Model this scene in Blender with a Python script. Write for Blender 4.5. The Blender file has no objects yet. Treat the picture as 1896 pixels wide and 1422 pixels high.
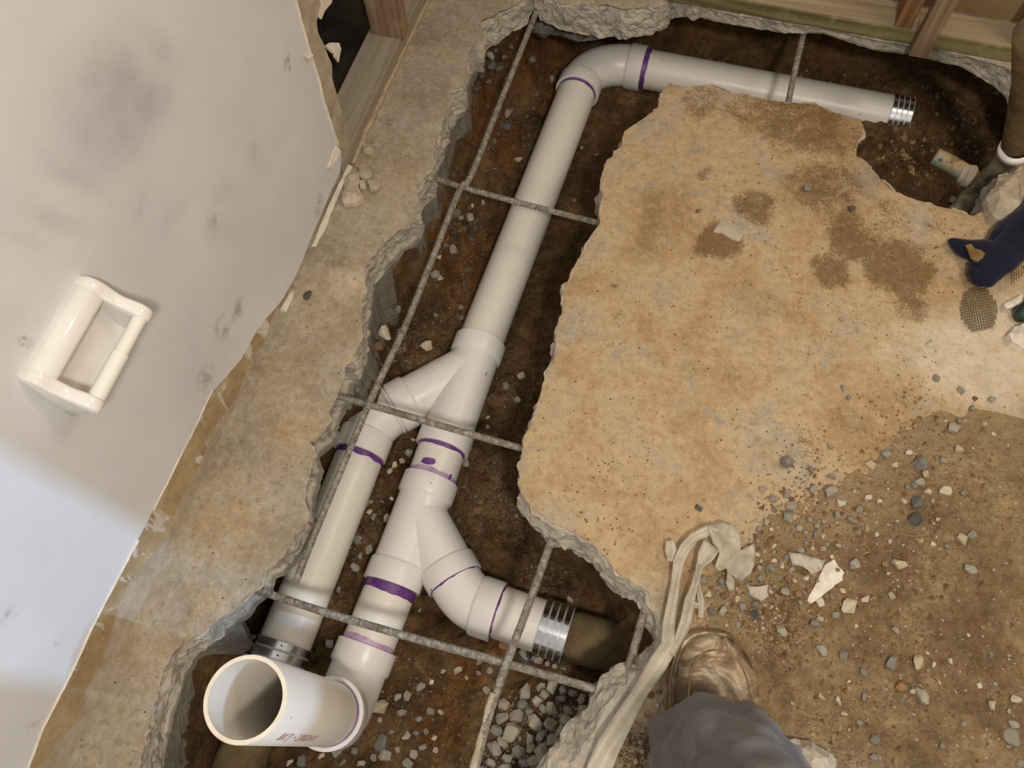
import bpy, bmesh, math, random
import numpy as np
from mathutils import Vector, Matrix, Euler, geometry
from math import pi, sin, cos, radians

random.seed(7); RNG = np.random.RandomState(11)
S = bpy.context.scene
COL = S.collection

# ------------------------------------------------------------------ camera
# A phone held 1.45 m above the slab. World: x runs across the room (left wall at x=-0.77),
# y runs along the left wall, z is up, z=0 is the slab surface.
CAM_H, FOC, CX, CY = 1.45, 1450.0, 948.0, 711.0
RM = np.array([[0.96175131, 0.22997506, -0.14881493],
               [0.27117738, -0.87609096, 0.39865708],
               [-0.03869423, -0.42376421, -0.90494566]])   # world axes from (right, down, forward)
cam_d = bpy.data.cameras.new('camera'); cam = bpy.data.objects.new('camera', cam_d); COL.objects.link(cam)
cam_d.sensor_width = 36.0; cam_d.lens = FOC / 1896 * 36.0; cam_d.clip_start = 0.02
_m = Matrix([[RM[i, 0], -RM[i, 1], -RM[i, 2]] for i in range(3)]).to_4x4()
_m.translation = (0, 0, CAM_H); cam.matrix_world = _m
S.camera = cam

# ------------------------------------------------------------------ light
S.view_settings.view_transform = 'Standard'; S.view_settings.look = 'None'
S.view_settings.exposure = 0.0; S.view_settings.gamma = 1.0; S.view_settings.use_curve_mapping = False
W = bpy.data.worlds.new('World'); S.world = W; W.use_nodes = True
W.node_tree.nodes['Background'].inputs[0].default_value = (1.0, 0.97, 0.94, 1)
W.node_tree.nodes['Background'].inputs[1].default_value = 0.60

def area(name, loc, tgt, sx, sy, power, color, spread=180):
    d = bpy.data.lights.new(name, 'AREA'); d.shape = 'RECTANGLE'; d.size = sx; d.size_y = sy
    d.energy = power; d.color = color; d.spread = radians(spread)
    o = bpy.data.objects.new(name, d); COL.objects.link(o); o.location = loc
    o.rotation_euler = (Vector(tgt) - Vector(loc)).to_track_quat('-Z', 'Y').to_euler()
    return o
area('ceiling_lamp', (0.46, -0.50, 2.20), (0.0, 0.7, 0), 0.18, 0.18, 30, (1.0, 0.93, 0.83))
area('room_lamp', (1.4, 1.2, 2.42), (0.4, 0.9, 0), 0.5, 0.5, 16, (1.0, 0.86, 0.68))
area('daylight_from_window', (5.2, 0.10, 3.8), (-0.7, 0.02, 0.3), 0.06, 0.5, 11, (0.40, 0.63, 1.0), 40)

# ------------------------------------------------------------------ surveying helpers
def ray(u, v):
    return RM @ np.array([u - CX, v - CY, FOC])
def P(u, v, z=0.0):            # point at height z
    d = ray(u, v); t = (z - CAM_H) / d[2]
    return Vector((d[0] * t, d[1] * t, z))
def PW(u, v, x=-0.7693):       # point on a wall plane of constant x
    d = ray(u, v); t = x / d[0]
    return Vector((x, d[1] * t, CAM_H + d[2] * t))
XW = -0.7693

# ------------------------------------------------------------------ numpy noise
_T = np.random.RandomState(3).rand(64, 64, 64).astype(np.float64)
def vnoise(x, y, z):
    x = np.asarray(x, float); y = np.asarray(y, float); z = np.asarray(z, float)
    x, y, z = np.broadcast_arrays(x, y, z)
    xi = np.floor(x).astype(int); yi = np.floor(y).astype(int); zi = np.floor(z).astype(int)
    fx = x - xi; fy = y - yi; fz = z - zi
    fx = fx * fx * (3 - 2 * fx); fy = fy * fy * (3 - 2 * fy); fz = fz * fz * (3 - 2 * fz)
    a = xi & 63; b = yi & 63; c = zi & 63; a1 = (a + 1) & 63; b1 = (b + 1) & 63; c1 = (c + 1) & 63
    def l(p, q, t): return p + (q - p) * t
    return l(l(l(_T[a, b, c], _T[a1, b, c], fx), l(_T[a, b1, c], _T[a1, b1, c], fx), fy),
             l(l(_T[a, b, c1], _T[a1, b, c1], fx), l(_T[a, b1, c1], _T[a1, b1, c1], fx), fy), fz) * 2 - 1
def fbm(x, y, z=0.0, s=1.0, o=4, seed=0.0):
    r = 0; a = 1.0; n = 0
    for i in range(o):
        r = r + a * vnoise(np.asarray(x) * s + seed + 7.3 * i, np.asarray(y) * s + 2 * seed + 3.1 * i, np.asarray(z) * s + seed * .7)
        n += a; a *= .5; s *= 2.03
    return r / n
def sstep(a, b, x):
    t = np.clip((x - a) / (b - a), 0, 1); return t * t * (3 - 2 * t)

# ------------------------------------------------------------------ object helpers
def tag(o, label=None, cat=None, group=None, kind=None):
    if label: o['label'] = label
    if cat: o['category'] = cat
    if group: o['group'] = group
    if kind: o['kind'] = kind
    return o
def empty(name, loc=(0, 0, 0)):
    o = bpy.data.objects.new(name, None); COL.objects.link(o); o.location = loc; o.empty_display_size = .05
    return o
def mesh(name, v, f, mat=None, parent=None, smooth=False, attrs=None, loc=None):
    me = bpy.data.meshes.new(name)
    me.from_pydata([tuple(map(float, p)) for p in v], [], [tuple(map(int, q)) for q in f]); me.validate(); me.update()
    if smooth: me.polygons.foreach_set('use_smooth', [True] * len(me.polygons))
    for k, a in (attrs or {}).items():
        at = me.attributes.new(k, 'FLOAT', 'POINT'); at.data.foreach_set('value', np.asarray(a, np.float32))
    if mat: me.materials.append(mat)
    o = bpy.data.objects.new(name, me); COL.objects.link(o)
    if parent: o.parent = parent; 
    if parent and parent.type == 'EMPTY': o.location = -Vector(parent.location) if loc is None else loc
    elif loc is not None: o.location = loc
    return o
def join(parts):
    V = []; F = []
    for v, f in parts:
        n = len(V); V += [tuple(p) for p in v]; F += [tuple(i + n for i in q) for q in f]
    return V, F
def tube(path, rad, seg=24, cap=True, ry=None, up0=None):
    path = [Vector(p) for p in path]; n = len(path)
    rad = list(rad) if hasattr(rad, '__len__') else [rad] * n
    V = []; F = []; t_prev = None
    for i, p in enumerate(path):
        t = (path[min(i + 1, n - 1)] - path[max(i - 1, 0)])
        if t.length < 1e-9: t = t_prev
        t = t.normalized()
        if t_prev is None:
            a = Vector(up0) if up0 else (Vector((0, 0, 1)) if abs(t.z) < .9 else Vector((0, 1, 0)))
            u = (a - t * a.dot(t)).normalized()
        else:
            u = (t_prev.rotation_difference(t) @ u); u = (u - t * u.dot(t)).normalized()
        w = t.cross(u); t_prev = t
        for k in range(seg):
            a = 2 * pi * k / seg
            r = rad[i]; r2 = r if ry is None else ry[i]
            V.append(p + u * (cos(a) * r2) + w * (sin(a) * r))
    for i in range(n - 1):
        for k in range(seg):
            k2 = (k + 1) % seg
            F.append((i * seg + k, i * seg + k2, (i + 1) * seg + k2, (i + 1) * seg + k))
    if cap:
        F.append(tuple(reversed(range(seg)))); F.append(tuple(range((n - 1) * seg, n * seg)))
    return V, F
def profile_tube(a, b, prof, seg=40, cap=False):
    """lathe along a->b : prof = [(distance along, radius)...]; coincident distances make crisp shoulders"""
    a = Vector(a); b = Vector(b); d = (b - a).normalized()
    up = Vector((0, 0, 1)) if abs(d.z) < .9 else Vector((0, 1, 0))
    u = (up - d * up.dot(d)).normalized(); w = d.cross(u)
    V = []; F = []
    for s, r in prof:
        for k in range(seg):
            t = 2 * pi * k / seg; V.append(a + d * s + u * (cos(t) * r) + w * (sin(t) * r))
    n = len(prof)
    for i in range(n - 1):
        for k in range(seg):
            k2 = (k + 1) % seg; F.append((i * seg + k, i * seg + k2, (i + 1) * seg + k2, (i + 1) * seg + k))
    if cap: F += [tuple(reversed(range(seg))), tuple(range((n - 1) * seg, n * seg))]
    return V, F
def box(c, s, rot=0.0):
    c = Vector(c); V = []
    for x in (-1, 1):
        for y in (-1, 1):
            for z in (-1, 1):
                q = Vector((x * s[0] / 2, y * s[1] / 2, z * s[2] / 2)); q.rotate(Euler((0, 0, rot))); V.append(c + q)
    return V, [(0, 1, 3, 2), (4, 6, 7, 5), (0, 4, 5, 1), (2, 3, 7, 6), (0, 2, 6, 4), (1, 5, 7, 3)]
def hexa(p8):
    return [Vector(p) for p in p8], [(0, 3, 2, 1), (4, 5, 6, 7), (0, 1, 5, 4), (1, 2, 6, 5), (2, 3, 7, 6), (3, 0, 4, 7)]
def bevel(o, w=.003, n=2):
    m = o.modifiers.new('bevel', 'BEVEL'); m.width = w; m.segments = n; m.limit_method = 'ANGLE'; m.angle_limit = radians(40)
    return o

# ------------------------------------------------------------------ materials
def lin(r, g, b):
    f = lambda c: (c / 255 / 12.92) if c / 255 <= .04045 else ((c / 255 + .055) / 1.055) ** 2.4
    return (f(r), f(g), f(b), 1)
class NT:
    def __init__(s, name, rough=.8, spec=.3, metal=0.0):
        s.m = bpy.data.materials.new(name); s.m.use_nodes = True; s.t = s.m.node_tree
        s.b = s.t.nodes['Principled BSDF']; s.b.inputs['Roughness'].default_value = rough
        s.b.inputs['Specular IOR Level'].default_value = spec; s.b.inputs['Metallic'].default_value = metal
        s._c = None
    def n(s, typ, **kw):
        x = s.t.nodes.new(typ)
        for k, v in kw.items(): setattr(x, k, v)
        return x
    def lk(s, a, b): s.t.links.new(a, b)
    def put(s, sock, v):
        if v is None: return
        if hasattr(v, 'is_linked') or isinstance(v, bpy.types.NodeSocket): s.lk(v, sock)
        else: sock.default_value = v
    def co(s):
        if s._c is None: s._c = s.n('ShaderNodeTexCoord').outputs['Object']
        return s._c
    def mapv(s, sc=(1, 1, 1), rot=(0, 0, 0), loc=(0, 0, 0)):
        x = s.n('ShaderNodeMapping'); s.lk(s.co(), x.inputs[0]); x.inputs['Scale'].default_value = sc
        x.inputs['Rotation'].default_value = rot; x.inputs['Location'].default_value = loc; return x.outputs[0]
    def noise(s, sc, det=6, rough=.6, dist=0.0, vec=None, w=0):
        x = s.n('ShaderNodeTexNoise'); s.lk(vec or s.mapv(loc=(w * 3.7, w * 1.3, w)), x.inputs['Vector'])
        x.inputs['Scale'].default_value = sc; x.inputs['Detail'].default_value = det
        x.inputs['Roughness'].default_value = rough; x.inputs['Distortion'].default_value = dist; return x.outputs[0]
    def vor(s, sc, feat='F1', out=0, rnd=1.0, vec=None):
        x = s.n('ShaderNodeTexVoronoi', feature=feat); s.lk(vec or s.co(), x.inputs['Vector'])
        x.inputs['Scale'].default_value = sc; x.inputs['Randomness'].default_value = rnd; return x.outputs[out]
    def ramp(s, f, stops):
        x = s.n('ShaderNodeValToRGB'); s.put(x.inputs[0], f); e = x.color_ramp.elements
        for i, (p, c) in enumerate(stops):
            q = e[i] if i < 2 else e.new(p)
            q.position = p; q.color = c if hasattr(c, '__len__') else (c, c, c, 1)
        return x.outputs[0]
    def mix(s, f, a, b, typ='MIX'):
        x = s.n('ShaderNodeMix', data_type='RGBA', blend_type=typ); s.put(x.inputs[0], f); s.put(x.inputs[6], a); s.put(x.inputs[7], b); return x.outputs[2]
    def math(s, op, a, b=None, cl=False):
        x = s.n('ShaderNodeMath', operation=op, use_clamp=cl); s.put(x.inputs[0], a); s.put(x.inputs[1], b); return x.outputs[0]
    def attr(s, name):
        x = s.n('ShaderNodeAttribute', attribute_name=name); return x.outputs['Fac']
    def mask(s, a, lo, hi):     # smooth threshold
        x = s.n('ShaderNodeMapRange', interpolation_type='SMOOTHSTEP'); s.put(x.inputs[0], a)
        x.inputs[1].default_value = lo; x.inputs[2].default_value = hi; return x.outputs[0]
    def bump(s, h, st=.4, d=.01, nrm=None):
        x = s.n('ShaderNodeBump'); s.put(x.inputs['Height'], h); x.inputs['Strength'].default_value = st; x.inputs['Distance'].default_value = d
        if nrm: s.lk(nrm, x.inputs['Normal'])
        s.lk(x.outputs[0], s.b.inputs['Normal']); return x.outputs[0]
    def col(s, c): s.put(s.b.inputs['Base Color'], c); return s
    def rgh(s, c): s.put(s.b.inputs['Roughness'], c); return s

def m_concrete():
    k = NT('broken_concrete', .9, .2)
    warm, dirt, pale, side = k.attr('warm'), k.attr('dirt'), k.attr('pale'), k.attr('side')
    n1 = k.noise(5, 7, .62, .4); n2 = k.noise(17, 6, .65, .3, w=2); n3 = k.noise(75, 5, .7, w=4); n4 = k.noise(260, 3, .6, w=5)
    grey = k.ramp(n1, [(.3, lin(136, 123, 104)), (.5, lin(160, 147, 126)), (.7, lin(182, 170, 150))])
    tan = k.ramp(n1, [(.3, lin(146, 118, 84)), (.42, lin(172, 143, 106)), (.53, lin(186, 160, 124)), (.62, lin(168, 154, 132)), (.74, lin(194, 176, 146))])
    c = k.mix(warm, grey, tan)
    c = k.mix(k.mask(n2, .53, .72), c, k.mix(warm, lin(172, 148, 112), lin(170, 140, 102)))
    c = k.mix(k.mask(k.noise(9, 6, .7, .6, w=8), .56, .68), c, lin(160, 150, 130))
    c = k.mix(k.math('MULTIPLY', k.mask(n3, .54, .70), .6), c, lin(122, 100, 70))
    c = k.mix(k.math('MULTIPLY', k.mask(k.noise(420, 3, .7, w=12), .55, .72), .45), c, lin(112, 92, 66))
    c = k.mix(k.math('MULTIPLY', k.mask(n4, .62, .75), .55), c, lin(222, 204, 172))
    mo = k.noise(48, 8, .78, .3, w=14)
    c = k.mix(k.math('MULTIPLY', k.mask(mo, .50, .62), .38), c, k.mix(warm, lin(192, 182, 164), lin(206, 180, 138)))
    c = k.mix(k.math('MULTIPLY', k.mask(mo, .48, .37), .42), c, k.mix(warm, lin(122, 110, 90), lin(142, 112, 74)))
    # brown earth trodden into the surface
    dm = k.math('ADD', dirt, k.math('MULTIPLY', k.math('SUBTRACT', k.noise(26, 9, .76, .3, w=3), .5), 1.5))
    dm = k.math('ADD', dm, k.math('MULTIPLY', k.math('SUBTRACT', k.noise(190, 4, .75, w=6), .5), 1.3))
    c = k.mix(k.math('MULTIPLY', k.mask(dm, .36, .82), .86), c, k.ramp(n3, [(.3, lin(96, 72, 44)), (.7, lin(132, 102, 66))]))
    pm = k.math('ADD', pale, k.math('MULTIPLY', k.math('SUBTRACT', k.noise(22, 8, .75, .2, w=7), .5), 1.6))
    c = k.mix(k.math('MULTIPLY', k.mask(pm, .25, 1.0), .85), c, k.ramp(n3, [(.3, lin(184, 166, 138)), (.5, lin(212, 196, 170))]))
    # dark and light specks
    v = k.vor(70); vc = k.vor(70, out=1)
    sp = k.math('MULTIPLY', k.mask(v, .17, .10), k.mask(vc, .80, .84))
    c = k.mix(sp, c, lin(100, 70, 42))
    v2 = k.vor(150); v2c = k.vor(150, out=1)
    c = k.mix(k.math('MULTIPLY', k.mask(v2, .2, .1), k.mask(v2c, .86, .88)), c, lin(238, 222, 192))
    # fractured faces: cement paste with aggregate
    agg = k.vor(60, out=1); aggd = k.vor(60, 'DISTANCE_TO_EDGE')
    pst = k.ramp(n2, [(.3, lin(140, 132, 118)), (.7, lin(206, 196, 178))])
    sc = k.mix(k.math('MULTIPLY', k.mask(aggd, .06, .16), k.mask(agg, .55, .65)), pst, k.mix(agg, lin(112, 110, 106), lin(196, 188, 172)))
    c = k.mix(k.math('MULTIPLY', k.mask(side, .35, .65), .92), c, sc)
    c = k.mix(k.mask(side, 1.3, 1.7), c, k.ramp(n2, [(.3, lin(108, 102, 92)), (.7, lin(142, 134, 120))]))
    k.col(c)
    h = k.math('ADD', k.math('MULTIPLY', n3, .6), k.math('MULTIPLY', n4, .4))
    h = k.math('ADD', h, k.math('MULTIPLY', n2, .9))
    h = k.math('ADD', h, k.math('MULTIPLY', k.math('MULTIPLY', aggd, k.mask(side, .4, .8)), 1.2))
    k.bump(h, .55, .006); return k.m

def m_soil(name='trench_soil', light=1.0):
    k = NT(name, .95, .15)
    og, gy, sp = k.attr('orange'), k.attr('grey'), k.attr('speck')
    n1 = k.noise(9, 7, .65, .3); n2 = k.noise(40, 6, .7, w=2); n3 = k.noise(170, 4, .7, w=3)
    f = k.math('ADD', k.math('MULTIPLY', n1, .6), k.math('MULTIPLY', n2, .4))
    br = k.ramp(f, [(.34, lin(62, 46, 28)), (.5, lin(108, 82, 53)), (.66, lin(146, 117, 81))])
    orc = k.ramp(f, [(.34, lin(80, 54, 29)), (.5, lin(124, 86, 48)), (.66, lin(154, 116, 74))])
    om = k.math('ADD', og, k.math('MULTIPLY', k.math('SUBTRACT', k.noise(14, 6, .7, .4, w=6), .5), 1.6))
    c = k.mix(k.mask(om, .35, .75), br, orc)
    gm = k.math('ADD', gy, k.math('MULTIPLY', k.math('SUBTRACT', k.noise(24, 7, .72, .4, w=8), .5), 1.6))
    c = k.mix(k.math('MULTIPLY', k.mask(gm, .45, .8), .85), c, k.ramp(n2, [(.3, lin(52, 46, 40)), (.7, lin(104, 94, 80))]))
    c = k.mix(k.math('MULTIPLY', k.mask(k.noise(60, 5, .7, .6, w=9), .57, .7), .6), c, lin(44, 30, 17))
    sm = k.math('MULTIPLY', sp, k.mask(k.math('ADD', k.math('MULTIPLY', n3, .65), k.math('MULTIPLY', k.noise(30, 5, .7, w=11), .4)), .54, .68))
    c = k.mix(k.math('MULTIPLY', sm, .8), c, lin(186, 172, 150))
    k.col(c)
    k.bump(k.math('ADD', k.math('MULTIPLY', n2, 1.0), k.math('MULTIPLY', n3, .8)), 1.0, .012); return k.m

def m_dirt():
    k = NT('loose_brown_dirt', .95, .15)
    d, dk = k.attr('depth'), k.attr('dark')
    n1 = k.noise(8, 7, .65, .3); n2 = k.noise(45, 6, .72, w=2); n3 = k.noise(190, 4, .7, w=3)
    f = k.math('ADD', k.math('MULTIPLY', n1, .5), k.math('MULTIPLY', n2, .5))
    c = k.ramp(f, [(.36, lin(128, 104, 74)), (.5, lin(166, 139, 102)), (.62, lin(196, 168, 128))])
    dm = k.math('ADD', dk, k.math('MULTIPLY', k.math('SUBTRACT', k.noise(14, 6, .7, .3, w=5), .5), 1.2))
    c = k.mix(k.math('MULTIPLY', k.mask(dm, .4, 1.1), .65), c, k.ramp(n2, [(.3, lin(98, 78, 54)), (.7, lin(138, 114, 84))]))
    c = k.mix(k.math('MULTIPLY', k.mask(n3, .60, .72), .5), c, lin(204, 180, 144))
    edge = k.math('ADD', d, k.math('MULTIPLY', k.math('SUBTRACT', k.noise(30, 7, .75, w=7), .5), 1.1))
    c = k.mix(k.mask(edge, .60, .10), c, k.ramp(n1, [(.35, lin(172, 144, 104)), (.65, lin(188, 162, 124))]))
    k.col(c); k.bump(k.math('ADD', n2, k.math('MULTIPLY', n3, 1.0)), 1.0, .010); return k.m

def m_pvc(name, base, ink=0):
    k = NT(name, .32, .45)
    n = k.noise(16, 6, .65, .3); n2 = k.noise(5, 4, .6, w=3)
    c = k.mix(k.math('MULTIPLY', k.mask(n, .58, .75), .28), base, lin(186, 168, 138))
    c = k.mix(k.math('MULTIPLY', k.mask(n2, .5, .8), .2), c, lin(206, 196, 178))
    v = k.vor(38); vc = k.vor(38, out=1)
    c = k.mix(k.math('MULTIPLY', k.mask(v, .14, .07), k.mask(vc, .88, .90)), c, lin(92, 72, 52))
    sc = k.noise(30, 5, .75, 1.0, vec=k.mapv((1, 1, .25)), w=5)
    c = k.mix(k.math('MULTIPLY', k.mask(sc, .70, .78), .6), c, lin(140, 112, 78))
    k.col(c); k.rgh(k.ramp(n, [(.3, .26), (.7, .42)])); k.bump(n, .04, .002); return k.m
def m_simple(name, a, b, sc=12, rough=.6, spec=.4, metal=0.0, bump=.2, bd=.003, lo=.35, hi=.65, det=6):
    k = NT(name, rough, spec, metal); n = k.noise(sc, det, .65, .2)
    k.col(k.ramp(n, [(lo, a), (hi, b)])); k.bump(k.noise(sc * 4, 5, .65, w=2), bump, bd); return k.m
def m_stone(name, stops):
    k = NT(name, .85, .25)
    oi = k.n('ShaderNodeObjectInfo').outputs['Random']
    c = k.ramp(oi, stops); n = k.noise(45, 5, .7)
    c = k.mix(k.math('MULTIPLY', k.mask(n, .45, .75), .45), c, lin(116, 96, 68))
    c = k.mix(k.math('MULTIPLY', k.mask(k.noise(130, 4, .7, w=2), .58, .7), .4), c, lin(212, 202, 184))
    k.col(c); k.bump(k.noise(140, 4, .7, w=3), .35, .002); return k.m
def m_rebar():
    k = NT('weathered_rebar', .75, .4, .25)
    n = k.noise(14, 6, .7); n2 = k.noise(90, 4, .7, w=2)
    c = k.ramp(n2, [(.3, lin(98, 93, 84)), (.5, lin(138, 131, 118)), (.7, lin(178, 170, 154))])
    c = k.mix(k.math('MULTIPLY', k.mask(n, .52, .7), .6), c, k.ramp(n2, [(.3, lin(74, 54, 34)), (.7, lin(128, 98, 62))]))
    k.col(c); k.bump(n2, .4, .002); return k.m
def m_wood(name, a, b, rot=(0, 0, 0), stretch=(1.2, 40, 40)):
    k = NT(name, .75, .25)
    v = k.mapv(stretch, rot); n = k.noise(1.0, 6, .6, .8, vec=v)
    c = k.ramp(n, [(.35, a), (.6, b)]); d = k.noise(18, 6, .7, w=3)
    c = k.mix(k.math('MULTIPLY', k.mask(d, .52, .72), .45), c, lin(176, 158, 132))
    k.col(c); k.bump(n, .2, .002); return k.m
def m_paint():
    k = NT('painted_wall', .55, .3)
    sm, wm = k.attr('smudge'), k.attr('stain')
    n = k.noise(3, 5, .6); n2 = k.noise(26, 6, .7, w=3)
    c = k.ramp(n, [(.35, lin(208, 206, 206)), (.65, lin(220, 219, 217))])
    s2 = k.math('MULTIPLY', sm, k.ramp(k.noise(16, 7, .7, w=5), [(.3, .25), (.7, .62)]))
    c = k.mix(s2, c, lin(128, 122, 122))
    st = k.math('MULTIPLY', wm, k.mask(n2, .45, .6))
    c = k.mix(st, c, lin(112, 104, 92))
    scv = k.noise(2.2, 5, .7, 1.2, vec=k.mapv((1, 9, 1.2), (radians(25), 0, 0)))
    c = k.mix(k.math('MULTIPLY', k.mask(scv, .63, .72), .12), c, lin(150, 144, 136))
    k.col(c); k.bump(k.noise(60, 5, .6, w=6), .05, .002); k.rgh(k.ramp(n2, [(.3, .42), (.7, .62)])); return k.m
def m_paper():
    k = NT('torn_brown_paper', .9, .15)
    n = k.noise(16, 6, .7, .4); n2 = k.noise(7, 7, .7, .6, vec=k.mapv((1, 3, 1.2)))
    c = k.ramp(n, [(.35, lin(152, 130, 96)), (.65, lin(184, 162, 124))])
    c = k.mix(k.mask(n2, .56, .62), c, lin(206, 198, 188)); k.col(c); k.bump(n2, .5, .004); return k.m

M = dict(
    concrete=m_concrete(), soil=m_soil(), dirt=m_dirt(), paint=m_paint(), paper=m_paper(),
    pvc=m_pvc('white_pvc_fitting', lin(226, 220, 214)), pvc2=m_pvc('cream_pvc_pipe', lin(224, 217, 205)),
    pvc_in=m_simple('pipe_mouth_cut', lin(208, 194, 166), lin(222, 210, 184), 30, .6, .3),
    purple=m_simple('purple_primer', lin(74, 34, 96), lin(128, 78, 150), 22, .35, .5, lo=.3, hi=.7),
    lilac=m_simple('faded_primer', lin(168, 132, 172), lin(196, 172, 194), 20, .4, .4),
    rebar=m_rebar(),
    steel=m_simple('polished_steel_band', lin(196, 196, 198), lin(226, 224, 222), 30, .2, .5, 1.0, .03),
    strap=m_simple('pale_shield_strip', lin(178, 182, 182), lin(200, 204, 204), 20, .35, .5, .3),
    screw=m_simple('dark_clamp_screw', lin(40, 36, 32), lin(90, 84, 78), 60, .35, .5, .8),
    castiron=m_simple('old_dusty_pipe', lin(84, 68, 44), lin(120, 104, 76), 14, .9, .15, bump=.5),
    stone_g=m_stone('grey_stone', [(0, lin(122, 119, 110)), (.5, lin(148, 142, 128)), (1, lin(172, 162, 142))]),
    stone_t=m_stone('tan_stone', [(0, lin(176, 158, 124)), (.5, lin(196, 180, 148)), (1, lin(208, 198, 176))]),
    stone_b=m_stone('brown_clod', [(0, lin(112, 84, 54)), (.5, lin(140, 108, 72)), (1, lin(160, 128, 90))]),
    stone_d=m_stone('dark_stone', [(0, lin(70, 70, 68)), (.5, lin(92, 92, 90)), (1, lin(110, 108, 102))]),
    plaster=m_simple('bare_plaster', lin(158, 144, 122), lin(188, 174, 152), 24, .85, .2, bump=.35),
    white_edge=m_simple('chipped_white_edge', lin(206, 194, 176), lin(228, 218, 202), 40, .8, .2, bump=.4),
    china=m_simple('glazed_ceramic', lin(226, 220, 212), lin(236, 232, 226), 5, .12, .55, bump=.01),
    roller=m_simple('plastic_roller', lin(230, 226, 214), lin(238, 234, 224), 6, .4, .4, bump=.01),
    lumber_top=m_wood('dusty_lumber', lin(150, 132, 106), lin(170, 152, 124)),
    treated=m_wood('green_treated_lumber', lin(96, 88, 56), lin(134, 124, 84)),
    stud=m_wood('brown_stud', lin(122, 98, 76), lin(156, 130, 104), stretch=(60, 60, 1.5)),
    plate_w=m_wood('grey_dusty_plate', lin(140, 128, 110), lin(160, 147, 128), stretch=(40, 1.2, 40)),
    stud_o=m_wood('orange_stud', lin(112, 76, 46), lin(146, 106, 68), stretch=(60, 60, 1.5)),
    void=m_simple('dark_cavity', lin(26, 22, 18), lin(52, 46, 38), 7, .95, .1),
    leather=None, cloth=None)

def m_leather():
    k = NT('dusty_boot_leather', .5, .4)
    n = k.noise(14, 6, .65, .8); n2 = k.noise(34, 5, .7, w=2)
    c = k.ramp(n, [(.34, lin(62, 47, 31)), (.46, lin(98, 78, 55)), (.54, lin(134, 113, 86)), (.64, lin(192, 175, 146))])
    v = k.vor(45); vc = k.vor(45, out=1)
    c = k.mix(k.math('MULTIPLY', k.mask(v, .12, .06), k.mask(vc, .85, .87)), c, lin(220, 206, 176))
    k.col(c); k.rgh(k.ramp(n2, [(.3, .28), (.7, .5)]))
    k.bump(k.math('ADD', n2, k.math('MULTIPLY', k.noise(1, 3, .5, 1.0, vec=k.mapv((9, 34, 20))), 1.4)), .5, .006); return k.m
def m_cloth(name, a, b, sc=5):
    k = NT(name, .9, .2); k.b.inputs['Sheen Weight'].default_value = .15
    n = k.noise(sc, 5, .6, .6); c = k.ramp(n, [(.35, a), (.65, b)])
    w = k.n('ShaderNodeTexWave'); k.lk(k.mapv((1, 1, 1), (0, 0, .6)), w.inputs[0]); w.inputs['Scale'].default_value = 420
    k.col(c); k.bump(k.math('ADD', k.math('MULTIPLY', w.outputs[1], .15), k.noise(22, 5, .6, w=4)), .25, .004); return k.m
M['leather'] = m_leather()
M['cloth'] = m_cloth('grey_work_trousers', lin(98, 92, 88), lin(126, 119, 114))
M['glove'] = m_cloth('navy_glove_cloth', lin(8, 9, 22), lin(20, 22, 44), 9)
def m_sheet():
    k = NT('milky_plastic_sheet', .38, .45)
    n = k.noise(18, 6, .65, .5)
    k.col(k.ramp(n, [(.35, lin(178, 166, 144)), (.65, lin(212, 202, 182))])); k.b.inputs['Alpha'].default_value = .66
    k.bump(k.noise(40, 5, .65, .6, w=3), .5, .004); return k.m
M['sheet'] = m_sheet()
def m_patina():
    k = NT('verdigris_copper', .75, .35, .2)
    n = k.noise(26, 5, .7, .3); n2 = k.noise(50, 5, .7, w=4)
    c = k.ramp(n, [(.36, lin(110, 82, 52)), (.5, lin(176, 150, 104)), (.6, lin(128, 156, 150)), (.7, lin(96, 130, 132))])
    c = k.mix(k.mask(n2, .6, .7), c, lin(96, 74, 48)); k.col(c); k.bump(n2, .6, .004); return k.m
M['patina'] = m_patina()
M['oldpipe'] = m_simple('grey_green_old_pipe', lin(86, 82, 64), lin(146, 138, 112), 26, .85, .2, bump=.6, bd=.006)

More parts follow.
